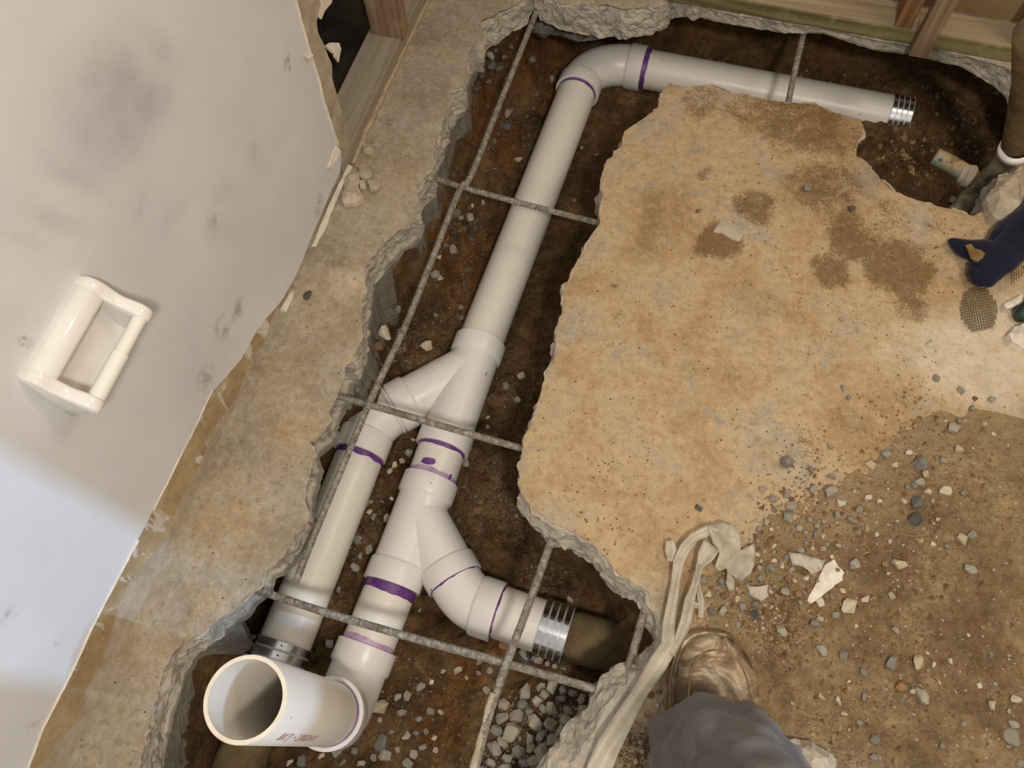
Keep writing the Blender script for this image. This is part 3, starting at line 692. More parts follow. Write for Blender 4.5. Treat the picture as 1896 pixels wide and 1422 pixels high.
# mortar ridge along the plate foot
mv = []
e = densify([(*P(u, v)[:2],) for u, v in [(800, -20), (765, 55), (730, 130), (695, 205), (665, 270), (650, 306)]], .012, .003, 9.0)
v, f = tube([Vector((a + .004, b, .004)) for a, b in e], [.007 + .003 * float(fbm(a, b, 0, 20, 2, 3)) for a, b in e], 6)
tr = mesh('trim_1', v, f, M['lumber_top']); tr['kind'] = 'structure'

# ================================================================== BACK WALL FRAMING
pb = [P(1230, 2), P(1896, 122)]; ang = math.atan2(pb[1].y - pb[0].y, pb[1].x - pb[0].x)
dvec = Vector((cos(ang), sin(ang), 0)); nvec = Vector((-sin(ang), cos(ang), 0))
def along(s, d, z): return pb[0] + dvec * s + nvec * d + Vector((0, 0, z))
def bbox(s0, s1, d0, d1, z0, z1):
    return hexa([along(s0, d0, z0), along(s1, d0, z0), along(s1, d1, z0), along(s0, d1, z0), along(s0, d0, z1), along(s1, d0, z1), along(s1, d1, z1), along(s0, d1, z1)])
bp = mesh('back_plate', *bbox(-.55, 1.3, .002, .091, .001, .039), M['treated'])
tag(bp, 'greenish treated sole plate along the far edge of the trench', 'lumber'); bevel(bp, .003)
bpt = mesh('dust_cover', *bbox(-.5, 1.3, .006, .088, .0385, .0405), M['lumber_top'], bp); tag(bpt, 'beige dust lying on the plate top')
wb = mesh('wall_back', *bbox(-.7, 1.5, .15, .17, -.0, 1.2), m_simple('tan_far_wall', lin(150, 122, 84), lin(168, 140, 102), 3, .9, .2)); tag(wb, kind='structure')
def stud_at(u0, u1, v, z, d0, d1, h, mat, label, top_lean=0.0):
    s0 = (P(u0, v, z) - pb[0]).dot(dvec); s1 = (P(u1, v, z) - pb[0]).dot(dvec)
    o = mesh('wall_stud', *bbox(s0, s1, d0, d1, z, z + h), mat); bevel(o, .002); tag(o, label, 'stud'); return o
stud_at(1657, 1688, 44, .041, .004, .09, .62, M['stud_o'], 'darker brown stud behind the lighter stud on the far plate')
stud_at(1688, 1722, 60, .0, -.038, .0, .66, M['stud'], 'lighter pinkish stud nailed to the front of the far plate')
stud_at(1880, 1930, 84, .041, .004, .09, .6, M['stud_o'], 'orange brown stud at the right end of the far plate')

# unseen side of the room: two wall blocks, slit shaped to trim the daylight
wr = mesh('wall_right', *join([box((1.7, -1.03, 1.5), (.1, 2.0, 3.4)), box((1.7, 1.13, 1.5), (.1, 2.0, 3.4))]), M['plaster'])
wr['kind'] = 'structure'

# ================================================================== PIPES
R, RH = .057, .0655
ZP = -.295
def pp(u, v, z=ZP): return P(u, v, z)
drain = empty('drain_pipe', tuple(P(725, 1000, -.30)))
tag(drain, 'white PVC drain line with two wyes and an upright open pipe, laid in the trench', 'pipe')
def part(name, vf, mat, parent=None, smooth=True, label=None):
    par = parent or drain
    o = mesh(name, vf[0], vf[1], mat, par, False)
    if par.type != 'EMPTY': o.location = (0, 0, 0)
    if smooth:
        me = o.data; me.polygons.foreach_set('use_smooth', [True] * len(me.polygons))
        try: me.set_sharp_from_angle(angle=radians(35))
        except Exception: pass
    if label: o['label'] = label
    return o
def pipe_seg(a, b, name='pipe', mat=None, r=R):
    return part(name, profile_tube(a, b, [(0, r), ((Vector(b) - Vector(a)).length, r)], 48, True), mat or M['pvc2'])
def hub_prof(L, r=R, rh=RH, lip=True):
    """socket: from inside (shoulder) to the open rim"""
    return [(-.006, r + .002), (0, rh - .001), (.002, rh), (L - .001, rh), (L, rh - .001), (L, r - .001)]
def hub(a, d, L, parent):
    d = Vector(d).normalized(); a = Vector(a)
    return part('hub_collar', profile_tube(a, a + d, hub_prof(L), 48), M['pvc'], parent)
def ring(a, d, w, parent=None, mat=None, r=None, name='primer_ring'):
    d = Vector(d).normalized(); a = Vector(a); r = r or R + .0009
    V, F = profile_tube(a, a + d, [(-.004, r), (w, r), (w + .0006, R - .001)], 48)
    seg = 48                                            # ragged brushed edge
    for k in range(seg):
        off = .006 * float(fbm(k * .35, a.x * 9, a.y * 5, 1, 3, 2))
        for row in (1, 2): V[row * seg + k] = V[row * seg + k] + d * off
    return part(name, (V, F), mat or M['purple'], parent)
def bend(p0, d0, p1, d1, n=14):
    """smooth quadratic-ish elbow from p0 (heading d0) to p1 (heading d1)"""
    p0 = Vector(p0); p1 = Vector(p1); d0 = Vector(d0).normalized(); d1 = Vector(d1).normalized(); L = (p1 - p0).length
    ang = d0.angle(d1); k = (4 / 3) * math.tan(ang / 4) * L / (2 * sin(ang / 2)); out = []
    for i in range(n + 1):
        t = i / n; a = p0; b = p0 + d0 * k; c = p1 - d1 * k; d = p1
        out.append(a * (1 - t) ** 3 + b * 3 * t * (1 - t) ** 2 + c * 3 * t * t * (1 - t) + d * t ** 3)
    return out

# top elbow -------------------------------------------------
e0 = pp(1068, 172); w1t = pp(890, 633)
dm = (e0 - w1t).normalized()                       # direction of the long run (away from the viewer)
et = pp(1191, 127); tend = pp(1640, 213)
dt = (tend - et).normalized()
el = part('elbow', tube(bend(e0 + dm * .035, dm, et - dt * .035, dt), R + .003, 48, False), M['pvc'])
hub(e0 + dm * .045, -dm, .045, el); hub(et - dt * .045, dt, .045, el)
pipe_seg(e0 + dm * .04, w1t - dm * .04)
pipe_seg(et - dt * .04, tend + dt * .02)
ring(e0, -dm, .010); ring(et, dt, .014)
# wye 1 ------------------------------------------------------
w1s = pp(881, 668); w1r = pp(818, 832); w1b = pp(829, 800)
d1 = (w1r - w1t).normalized()
wy = part('wye_fitting', profile_tube(w1t, w1r, [(0.02, R + .003), ((w1r - w1t).length - .02, R + .003)], 48), M['pvc'])
hub(w1t + d1 * .045, -d1, .045, wy); hub(w1r - d1 * .05, d1, .05, wy)
br = pp(731, 757); bj = w1t + d1 * .075
db = (br - bj).normalized()
part('branch', profile_tube(bj, br, [(0, R + .003), ((br - bj).length - .01, R + .003)], 48), M['pvc'], wy)
hub(br - db * .045, db, .045, wy)
# stub between the wyes
w2t = pp(799, 888); d2 = (pp(725, 1085) - w2t).normalized()
pipe_seg(w1r - d1 * .03, w2t + d2 * .03)
ring(w1r, d1, .008)
ring(w2t, -d2, .012, mat=M['lilac'])
# 45 elbow of the left branch
l0 = pp(680, 803); lr = pp(667, 842); lend = pp(528, 1190)
dl = (lend - lr).normalized()
e45 = part('elbow', tube(bend(br - db * .03, db, l0 + dl * .02, dl), R + .0028, 48, False), M['pvc'])
hub(l0, dl, (lr - l0).length, e45)
hub(br + db * .008, -db, .005, e45)
pipe_seg(lr - dl * .03, lend + dl * .03)
ring(lr, dl, .013)
# wye 2 ------------------------------------------------------
w2r = pp(725, 1085); w2s = pp(788, 924)
wz = part('wye_fitting', profile_tube(w2t, w2r, [(.02, R + .003), ((w2r - w2t).length - .02, R + .003)], 48), M['pvc'])
hub(w2t + d2 * .045, -d2, .045, wz); hub(w2r - d2 * .048, d2, .048, wz)
br2 = pp(843, 1076); bj2 = w2t + d2 * .085; db2 = (br2 - bj2).normalized()
part('branch', profile_tube(bj2, br2, [(0, R + .003), ((br2 - bj2).length - .01, R + .003)], 48), M['pvc'], wz)
hub(br2 - db2 * .042, db2, .042, wz)
r0 = pp(884, 1120); rr_ = pp(922, 1132); rend = pp(1000, 1159); dr = (rend - rr_).normalized()
e45b = part('elbow', tube(bend(br2 - db2 * .02, db2, r0 + dr * .01, dr), R + .0028, 48, False), M['pvc'])
hub(r0, dr, (rr_ - r0).length, e45b)
pipe_seg(rr_ - dr * .03, rend + dr * .05)
ring(rr_, dr, .003); ring(br2, db2, .002, r=R + .0035)
# lower run, elbow and riser ---------------------------------
b0 = pp(681, 1196); dlow = (b0 - w2r).normalized()
pipe_seg(w2r - dlow * .03, b0 + dlow * .03)
ring(w2r, dlow, .020); ring(b0, -dlow, .012, mat=M['lilac'])
RX, RY = -.4045, -.0485; RIM = -.115; up = Vector((0, 0, 1))
b1 = pp(664, 1240)
elb = part('elbow', tube(bend(b1 - dlow * .01, dlow, Vector((RX, RY, RIM - .035)), up, 18), R + .003, 48, False), M['pvc'])
hub(b0 + dlow * .046, -dlow, .046, elb); hub(Vector((RX, RY, RIM - .045)), up, .045, elb)
riser = part('riser_pipe', profile_tube((RX, RY, RIM - .04), (RX, RY, .4), [(0, R), (.485 - RIM * 0 - .0, R), (.486, R - .0005)], 64), M['pvc2'])
TOPZ = RIM - .04 + .486
part('pipe_rim', profile_tube((RX, RY, TOPZ - .001), (RX, RY, TOPZ + 1), [(-.002, R), (.0012, R - .0006), (.0012, R - .0064), (-.002, R - .0068)], 64), M['pvc_in'], riser)
part('pipe_bore', profile_tube((RX, RY, TOPZ - .50), (RX, RY, TOPZ), [(0, R - .02), (.06, R - .0068), (.499, R - .0068)], 64), M['pvc2'], riser)
ring((RX, RY, RIM), (0, 0, 1), .017)
# faded red print along the riser
cu = bpy.data.curves.new('txt', 'FONT'); cu.body = 'BK7J \u2022 200DHX'; cu.size = .020; cu.space_character = 1.25
to = bpy.data.objects.new('txt', cu); COL.objects.link(to); bpy.context.view_layer.update()
tm = bpy.data.meshes.new_from_object(to.evaluated_get(bpy.context.evaluated_depsgraph_get())); bpy.data.objects.remove(to)
bm = bmesh.new(); bm.from_mesh(tm); bmesh.ops.triangulate(bm, faces=bm.faces)
bmesh.ops.subdivide_edges(bm, edges=bm.edges, cuts=1); 
for q in bm.verts:
    a = radians(-44) + q.co.y / R; q.co = Vector((RX + cos(a) * (R + .0006), RY + sin(a) * (R + .0006), TOPZ - .06 - q.co.x * 1.15))
bm.to_mesh(tm); bm.free()
tm.materials.append(m_simple('faded_red_print', lin(176, 110, 122), lin(190, 140, 148), 40, .5, .3))
tt = bpy.data.objects.new('printed_lettering', tm); COL.objects.link(tt); tt.parent = riser
# purple primer drips
def dab(u, v, r, z, parent=None, mat=None, st=1.0):
    c = pp(u, v, z); V = [c + Vector((0, 0, .001))]; n = 20
    for k in range(n):
        a = 2 * pi * k / n; rr2 = r * (.75 + .35 * float(fbm(cos(a), sin(a), u, 1.5, 2, 1))); V.append(c + Vector((cos(a) * rr2 * st, sin(a) * rr2, 0)))
    return V, [(0, 1 + k, 1 + (k + 1) % n) for k in range(n)]
def on_pipe(vf, axis_p, axis_d, r):
    axis_p = Vector(axis_p); axis_d = Vector(axis_d).normalized(); out = []
    for q in vf[0]:
        q = Vector(q); s = (q - axis_p).dot(axis_d); c = axis_p + axis_d * s
        n = (q - c); out.append(c + n.normalized() * r)
    return out, vf[1]
for _d in (dab(793, 853, .011, -.238, st=1.9), dab(834, 884, .012, -.26, st=.8)):
    part('primer_drip', on_pipe(_d, w1r, (w2t - w1r), R + .0014), M['purple'], None, False)
part('primer_drip', on_pipe(join([dab(798, 894, .0035, -.23)]), w2t, d2, RH + .0008), M['lilac'], None, False)
part('primer_drip', on_pipe(dab(909, 692, .008, -.25, st=.5), w1t, d1, R + .0036), M['purple'], None, False)

# shielded couplings -----------------------------------------
def coupling(a, d, L, nb, label, screws_dir, sub=None):
    d = Vector(d).normalized(); a = Vector(a); t = empty('shielded_coupling', tuple(a)); tag(t, label, 'coupling')
    part('shield', profile_tube(a, a + d, [(0, R), (0, R + .003), (L, R + .003), (L, R)], 48), M['strap'], t)
    g = L / nb
    for i in range(nb):
        c = a + d * (g * i + g * .08)
        b = part('clamp_band', profile_tube(c, c + d, [(0, R + .003), (0, R + .0052), (g * .74, R + .0052), (g * .74, R + .003)], 48), M['steel'], t)
        s = Vector(screws_dir); s = (s - d * s.dot(d)).normalized(); tn = d.cross(s)
        cc = c + d * (g * .37) + s * (R + .010)
        hs = profile_tube(cc - tn * .011, cc + tn * .011, [(0, .0055), (.022, .0055)], 10, True)
        part('screw_housing', hs, M['screw'], b)
        hd = profile_tube(cc + tn * .011, cc + tn * .02, [(0, .0042), (.006, .0042)], 8, True)
        part('screw_head', hd, M['steel'], b)
        # small rivet
        s2 = (s * -.25 + Vector((0, 0, 1))).normalized(); rc = c + d * (g * .37) + (s2 - d * s2.dot(d)).normalized() * (R + .0055)
        part('rivet', profile_tube(rc, rc + (rc - c).normalized(), [(0, .002), (.001, .0015)], 8, True), M['screw'], b)
    return t
coupling(rend, dr, .062, 4, 'four-band steel coupling joining white pipe to the old dark pipe', (0, -1, -.25))
coupling(lend, dl, .060, 3, 'steel banded coupling under the open upright pipe', (-1, -.2, .35))
coupling(tend, dt, .058, 4, 'steel coupling half buried in mud in the far trench', (0, 1, .5))
def oldpipe(a, b, label, r=R - .004):
    v, f = tube([Vector(a).lerp(Vector(b), i / 12) for i in range(13)], [r + .0018 * float(fbm(i * .9, a[0] * 7, 0, 1, 2, 3)) for i in range(13)], 32)
    o = mesh('old_pipe', v, f, M['castiron'], smooth=True); tag(o, label, 'pipe'); return o
oldpipe(rend + dr * .05, rend + dr * .05 + (pp(1190, 1213, -.31) - pp(1061, 1179, -.30)), 'old dirty brown pipe running from the four-band coupling into the soil')
oldpipe(lend + dl * .05, pp(425, 1470, -.31), 'old beige pipe leaving the trench under the upright white pipe')

# ================================================================== REBAR
def rebar(pts, label, r=.0064, crust=None):
    pts = [Vector(p) for p in pts]
    # smooth resample
    dense = []
    for i in range(len(pts) - 1):
        p0 = pts[max(i - 1, 0)]; p1 = pts[i]; p2 = pts[i + 1]; p3 = pts[min(i + 2, len(pts) - 1)]
        n = max(2, int((p2 - p1).length / .0022))
        for k in range(n):
            t = k / n; dense.append(.5 * ((2 * p1) + (-p0 + p2) * t + (2 * p0 - 5 * p1 + 4 * p2 - p3) * t * t + (-p0 + 3 * p1 - 3 * p2 + p3) * t ** 3))
    dense.append(pts[-1]); seg = 12
    V, F = tube(dense, r, seg)
    s = 0.0
    for i, c in enumerate(dense):
        if i: s += (dense[i] - dense[i - 1]).length
        for k in range(seg):
            a = 2 * pi * k / seg; h = .0011 if (sin(2 * pi * s / .0095 + (2.2 * a if a < pi else -2.2 * a)) > .35) else 0.0
            if abs(sin(a)) > .96: h = .0011
            q = V[i * seg + k]; V[i * seg + k] = c + (q - c) * (1 + h / r)
    o = mesh('rebar', V, F, M['rebar']); tag(o, label, 'rebar', 'reinforcing bars across the trench')
    return o
ZR = -.046
rebar([P(992, 24, ZR), P(985, 42, ZR), P(928, 185, ZR), P(872, 325, ZR), P(851, 352, ZR), P(800, 480, ZR), P(752, 600, ZR), P(690, 732, ZR), P(640, 850, ZR), P(590, 970, ZR), P(547, 1079, ZR)], 'long rusty rebar running the length of the trench, cut end over the left pipe')
rebar([P(772, 322, ZR - .013), P(795, 327, ZR - .013), P(855, 346, ZR - .013), P(960, 375, ZR - .013), P(1105, 412, ZR - .013), P(1125, 418, ZR - .013)], 'crosswise rebar nearest the far elbow')
rebar([P(612, 730, ZR - .013), P(634, 736, ZR - .013), P(720, 760, ZR - .013), P(830, 792, ZR - .013), P(962, 829, ZR - .013), P(985, 836, ZR - .013)], 'crosswise rusty rebar over the upper wye fitting')
rebar([P(455, 1086, ZR - .013), P(476, 1092, ZR - .013), P(600, 1133, ZR - .013), P(760, 1180, ZR - .013), P(950, 1232, ZR - .013), P(1140, 1287, ZR - .013)], 'crosswise rebar nearest the open upright pipe')
rb = rebar([P(1030, 972, ZR), P(1021, 1000, ZR), P(975, 1130, ZR), P(940, 1222, ZR + .002), P(915, 1295, ZR), P(898, 1350, ZR), P(880, 1422, ZR - .004), P(860, 1500, ZR)], 'rebar leaving the slab corner past the four-band coupling')
rebar([P(1194, 1128, ZR), P(1180, 1180, ZR), P(1162, 1240, ZR), P(1140, 1310, ZR), P(1128, 1350, ZR - .01), P(1118, 1390, ZR - .02)], 'short grey rebar against the broken slab edge by the plastic strip')
rebar([P(1492, 40, ZR), P(1486, 70, ZR), P(1472, 130, ZR), P(1460, 187, ZR), P(1454, 215, ZR)], 'short rebar across the white pipe in the far trench')
# cement stuck to the bar
ce = [P(917, 1285, ZR + .001), P(908, 1310, ZR + .001), P(902, 1340, ZR), P(893, 1370, ZR), P(884, 1405, ZR), P(874, 1440, ZR)]
v, f = tube([ce[i].lerp(ce[i + 1], t / 4) - Vector((.003, 0, 0)) for i in range(5) for t in range(4)], [.0058 + .0030 * abs(float(fbm(i * .6, 0, 0, 1, 2, 5))) for i in range(20)], 10)
cr = mesh('cement_crust', v, f, M['plaster'], rb); cr['label'] = 'pale cement crust on the bar'

# ================================================================== TOILET PAPER HOLDER
hold = empty('paper_holder', (XW, .32, .50)); tag(hold, 'white ceramic toilet paper holder fixed to the left wall', 'paper holder')
Y0, Y1, ZT = .2365, .4025, .558
def extr(prof, y0, y1, ch=.003):
    n = len(prof); V = []; F = []
    ctr = (sum(p[0] for p in prof) / n, sum(p[1] for p in prof) / n)
    for y, k in ((y0, ch), (y0 + ch * .35, ch * .3), (y0 + ch, 0), (y1 - ch, 0), (y1 - ch * .35, ch * .3), (y1, ch)):
        for p, z in prof:
            dx_, dz_ = ctr[0] - p, ctr[1] - z; L = math.hypot(dx_, dz_) or 1
            V.append((XW + max(0, p + dx_ / L * k), y, ZT + z + dz_ / L * k))
    for r in range(5):
        for i in range(n):
            j = (i + 1) % n; F.append((r * n + i, r * n + j, (r + 1) * n + j, (r + 1) * n + i))
    F.append(tuple(range(n))[::-1]); F.append(tuple(range(5 * n, 6 * n))); return V, F
def smooth_prof(p, it=2):
    for _ in range(it):
        q = []
        for i in range(len(p) - 1):
            a, b = p[i], p[i + 1]; q += [(a[0] * .75 + b[0] * .25, a[1] * .75 + b[1] * .25), (a[0] * .25 + b[0] * .75, a[1] * .25 + b[1] * .75)]
        p = [p[0]] + q + [p[-1]]
    return p
ARM = smooth_prof([(0, .0), (.012, .004), (.026, -.002), (.034, -.02), (.046, -.036), (.064, -.044), (.078, -.052), (.082, -.068), (.068, -.079), (.045, -.09), (.02, -.115), (0, -.126)])
BODY = smooth_prof([(0, .0), (.012, .004), (.026, -.002), (.033, -.018), (.030, -.030), (.012, -.036), (.006, -.050), (.005, -.080), (.010, -.104), (.022, -.116), (.024, -.124), (0, -.126)])
def hpart(name, vf, mat): 
    o = mesh(name, vf[0], vf[1], mat, hold); me = o.data; me.polygons.foreach_set('use_smooth', [True] * len(me.polygons)); me.set_sharp_from_angle(angle=radians(50)); return o
hpart('body', extr(BODY, Y0 + .0165, Y1 - .0165, .001), M['china'])
hpart('arm', extr(ARM, Y0, Y0 + .019, .004), M['china']); hpart('arm', extr(ARM, Y1 - .019, Y1, .004), M['china'])
ra = Vector((XW + .068, Y0 + .018, ZT - .0625)); rb2 = Vector((XW + .068, Y1 - .018, ZT - .0625)); ym = ra.lerp(rb2, .55)
ro = hpart('roller', profile_tube(ra, ym, [(0, .008), (0.0005, .0118), ((ym - ra).length, .0118), ((ym - ra).length, .0095)], 28, True), M['roller'])
hpart('roller_sleeve', profile_tube(ym, rb2, [(0, .0100), ((rb2 - ym).length, .0100)], 28, True), M['roller'])

# ================================================================== STONES
def stone_mesh(name, mat, flat=.7, n=17):
    pts = []
    for i in range(n):
        a = RNG.normal(size=3); a /= np.linalg.norm(a); pts.append(Vector(a * RNG.uniform(.85, 1.05)) * .5)
    bm = bmesh.new(); vs = [bm.verts.new((p.x * RNG.uniform(.9, 1.1), p.y * .85, p.z * flat)) for p in pts]
    r = bmesh.ops.convex_hull(bm, input=vs); 
    bmesh.ops.delete(bm, geom=[g for g in r['geom_interior'] if isinstance(g, bmesh.types.BMVert)], context='VERTS')
    bmesh.ops.recalc_face_normals(bm, faces=bm.faces)
    me = bpy.data.meshes.new(name); bm.to_mesh(me); bm.free(); me.materials.append(mat); return me
SM = {k: [stone_mesh('stone_' + k, M['stone_' + k], RNG.uniform(.55, .85)) for _ in range(7)] for k in 'gtbd'}
NST = [0]
def stone(x, y, z, size, kind, label, group=None, name='stone', cat='stone', squash=1.0, stretch=1.0, sink=.12):
    me = random.choice(SM[kind]); o = bpy.data.objects.new(name, me); COL.objects.link(o)
    o.rotation_euler = (random.uniform(-.35, .35), random.uniform(-.35, .35), random.uniform(0, 6.28))
    o.scale = (size * stretch, size, size * squash)
    zmin = min((o.rotation_euler.to_matrix() @ Vector((v.co.x * o.scale.x, v.co.y * o.scale.y, v.co.z * o.scale.z))).z for v in me.vertices)
    o.location = (x, y, z - zmin - size * sink); tag(o, label, cat, group); NST[0] += 1; return o

# floor stones, (u, v, width px, kind)
z6 = lambda l: [(1196 + a / 2.709, 450 + b / 2.709, c / 2.709) + tuple(r) for a, b, c, *r in l]
z10 = lambda l: [(1196 + a / 2.709, 897 + b / 2.709, c / 2.709) + tuple(r) for a, b, c, *r in l]
FL = z6([(830, 1135, 40), (590, 1230, 45), (545, 1280, 40, 't'), (640, 1280, 50), (710, 1260, 45), (730, 1320, 70), (650, 1335, 40), (710, 1380, 70), (840, 1230, 55), (975, 1305, 60, 't'), (1065, 1345, 50),
  (950, 1365, 50), (1030, 1390, 60), (1110, 1280, 50, 't'), (1205, 1060, 60), (1245, 1110, 50, 't'), (1315, 1055, 45, 't'), (1395, 1165, 55, 't'), (1370, 1205, 65), (1340, 1215, 50), (1490, 1250, 80, 't'), (1565, 1040, 60, 't'),
  (1570, 895, 40), (1460, 675, 50), (1585, 735, 45), (1740, 785, 50), (1640, 825, 40), (990, 725, 40), (1020, 770, 35), (1110, 395, 35, 't'), (985, 378, 30), (1480, 1100, 40), (985, 1075, 40, 't'),
  (1430, 1300, 30), (930, 1025, 30), (1300, 1230, 35), (1580, 1260, 35), (780, 1290, 22, 't'), (1690, 910, 36, 't'), (1745, 960, 34, 't'), (1600, 890, 20, 't'), (1505, 890, 20, 't'), (1660, 775, 40, 'b'), (1420, 1400, 34, 'b'), (1340, 1400, 30)]) + \
 z10([(820, 175, 45), (860, 210, 40), (845, 255, 45), (1060, 245, 40), (1575, 280, 80, 't'), (1630, 260, 60), (1370, 285, 40, 't'), (1620, 430, 70), (1040, 410, 75), (620, 425, 60), (725, 430, 40), (690, 540, 60),
  (750, 560, 45, 'b'), (945, 655, 50), (865, 675, 45, 't'), (835, 705, 60), (1095, 575, 60, 't'), (1230, 560, 50), (1215, 450, 30, 't'), (1240, 735, 45), (675, 735, 75), (985, 860, 65),
  (1080, 945, 50), (1145, 1280, 65), (960, 1085, 50, 't'), (990, 1155, 40, 't'), (1065, 1195, 40), (1015, 1230, 30, 't'), (830, 1255, 35, 't'), (725, 1100, 30), (1720, 1110, 60, 't'), (1830, 1205, 60), (1865, 1395, 50),
  (1135, 1365, 50), (1440, 905, 35, 't'), (1410, 845, 30, 't'), (1110, 775, 25, 't'), (1570, 940, 20, 't'), (500, 840, 50, 't'), (545, 740, 45), (405, 705, 30, 't'), (385, 640, 60), (330, 640, 50), (310, 545, 60, 't'),
  (240, 545, 55), (375, 490, 50), (290, 480, 60), (480, 615, 50), (590, 640, 40, 'b'), (700, 600, 40, 'b'), (650, 570, 40, 'b'), (450, 580, 50, 't'), (220, 740, 45), (230, 635, 46, 'b'), (212, 680, 45, 'b'), (175, 790, 40),
  (1330, 1040, 40, 't'), (575, 385, 26, 't'), (640, 385, 40, 't'), (700, 370, 34), (800, 470, 40, 't'), (860, 490, 36), (920, 570, 40), (880, 330, 40), (960, 310, 36), (1190, 405, 44, 'b'), (1350, 440, 40, 'b'), (1300, 590, 24), (1265, 510, 26)])
FL_X = []; FLOOR_ST = []; TRENCH_ST = []
def floor_stone(u, v, w, kd):
    p = P(u, v, .006); s = (P(u + w, v, .006) - p).length
    lab = {'g': ('loose grey crushed stone scattered on the brown dirt floor', 'grey stones on the dirt floor', 'stone'), 't': ('loose pale tan stone chip scattered on the brown dirt floor', 'pale stones on the dirt floor', 'stone'),
           'b': ('loose brown clod of soil lying among stones on the dirt floor', 'brown clods on the dirt floor', 'clod')}[kd]
    if 1255 < u < 1400 and 1170 < v < 1422: return
    FLOOR_ST.append((stone(p.x, p.y, ground(p.x, p.y), s * 1.0, kd, lab[0], lab[1], 'stone' if kd != 'b' else 'soil_clod', lab[2]), kd, u, v))
for u, v, w, *k in FL: floor_stone(u, v, w, k[0] if k else 'g')
def one(u, v, w, kind, label, **kw):
    p = P(u, v, .006); s = (P(u + w, v, .006) - p).length; stone(p.x, p.y, ground(p.x, p.y), s, kind, label, **kw)
one(1456, 856, 30, 'g', 'largest blue grey stone at the near-slab edge of the dirt')
one(1537, 912, 29, 'g', 'broad angular grey stone just above the stone cluster by the sheet')
one(1612, 860, 24, 't', 'round pale stone with dark pits on the dirt')
one(1700, 863, 34, 'g', 'long blue grey stone above two paired stones')
one(1694, 932, 28, 'd', 'elongated dark grey stone standing below the paired stones', stretch=1.2)
one(1691, 962, 36, 'd', 'large dark grey stone among the dark dirt')
one(1765, 795, 28, 'g', 'oval pinkish grey stone near the right of the pale slab')
one(1722, 635, 22, 't', 'round tan stone half sunk in the pale slab area')
one(1294, 939, 19, 'd', 'single dark grey stone lying alone on the tan slab')
one(1578, 385, 17, 'd', 'small dark stone on the brown stain near the far slab edge')
one(1493, 348, 17, 'g', 'flat pale grey chip on the slab near the rebar')
one(1292, 389, 11, 'd', 'tiny dark pebble beside the brown stain')
one(1659, 1045, 30, 't', 'tan angular stone in the dark dirt right of the white tile shard')
one(1519, 1116, 27, 't', 'rounded whitish stone just below the white tile shard')
one(1569, 1125, 36, 't', 'large lumpy white stone speckled brown')
one(1519, 1205, 26, 'g', 'thin greenish grey stone lying slanted in the dirt', stretch=1.0, squash=.6)
one(1648, 1230, 30, 'g', 'knobbly grey stone mid dirt right of the boot')
one(1698, 1227, 30, 't', 'tan bone-like stone right of the knobbly grey stone')
one(1665, 1272, 24, 'b', 'brown angular stone touching a blue grey stone')
one(1700, 1290, 32, 'g', 'blue grey rounded stone beside a brown angular stone', stretch=1.2)
one(1877, 1298, 26, 't', 'cream stone near the lower right of the dirt')
one(1872, 1362, 46, 'g', 'flattened grey mortar blob half sunk in the lower right dirt', squash=.35)
one(1394, 1139, 22, 'd', 'dark slate stone just above the boot toe')
one(286, 1152, 15, 'g', 'flat grey chip stuck on the left slab strip', squash=.5)
one(569, 545, 22, 'd', 'black chip lying against the left wall foot', squash=.5, stretch=1.2)
one(722, 222, 26, 'g', 'round grey aggregate exposed in the left slab strip', squash=.25)
one(833, 455, 10, 't', 'tiny pale pebble at the left') if False else None
# smaller stones crowding the sheet, the boot and the dirt edge
_pl = [(u, v, w) for u, v, w, *k in FL]
for (u0, u1, v0, v1, n, kinds) in [(1300, 1440, 1080, 1180, 46, 'ggtttbb'), (1400, 1560, 960, 1120, 44, 'ggttb'), (1540, 1760, 880, 1040, 22, 'gttb'), (1500, 1880, 1150, 1400, 26, 'gtb')]:
    m = 0; tries = 0
    while m < n and tries < 900:
        tries += 1; u = random.uniform(u0, u1); v = random.uniform(v0, v1); w = random.choice([8, 9, 10, 12, 14, 17])
        if any(math.hypot(u - a, v - b) < (w + c) * .5 for a, b, c in _pl): continue
        if u < 1310 and v < 1120: continue
        _pl.append((u, v, w)); FL_X.append((u, v, w, random.choice(kinds))); m += 1
for u, v, w, kd in FL_X: floor_stone(u, v, w, kd)
# clods left of the boot
CL = [(60, 1110, 40), (95, 1155, 55), (130, 1000, 40), (40, 1300, 60), (25, 1050, 45), (75, 930, 40), (110, 980, 34), (30, 1220, 50), (140, 1080, 40), (70, 1040, 30), (10, 1150, 40), (90, 1240, 40), (60, 1180, 30), (100, 1330, 40), (15, 1370, 40), (60, 1390, 40), (120, 900, 30), (150, 960, 30), (40, 990, 30), (-30, 1290, 40), (-20, 1340, 34), (-50, 1390, 34)]
for u, v, w in z10(CL):
    p = P(u, v); s = (P(u + w, v) - p).length; kd = random.choice('bbbgt')
    stone(p.x, p.y, ground(p.x, p.y), s, kd, {'b': 'brown clod in the patch between plastic strip and boot', 'g': 'grey stone in the patch between plastic strip and boot', 't': 'tan stone in the patch between plastic strip and boot'}[kd],
          {'b': 'clods beside the boot', 'g': 'grey stones beside the boot', 't': 'tan stones beside the boot'}[kd], 'soil_clod' if kd == 'b' else 'stone', 'clod' if kd == 'b' else 'stone')

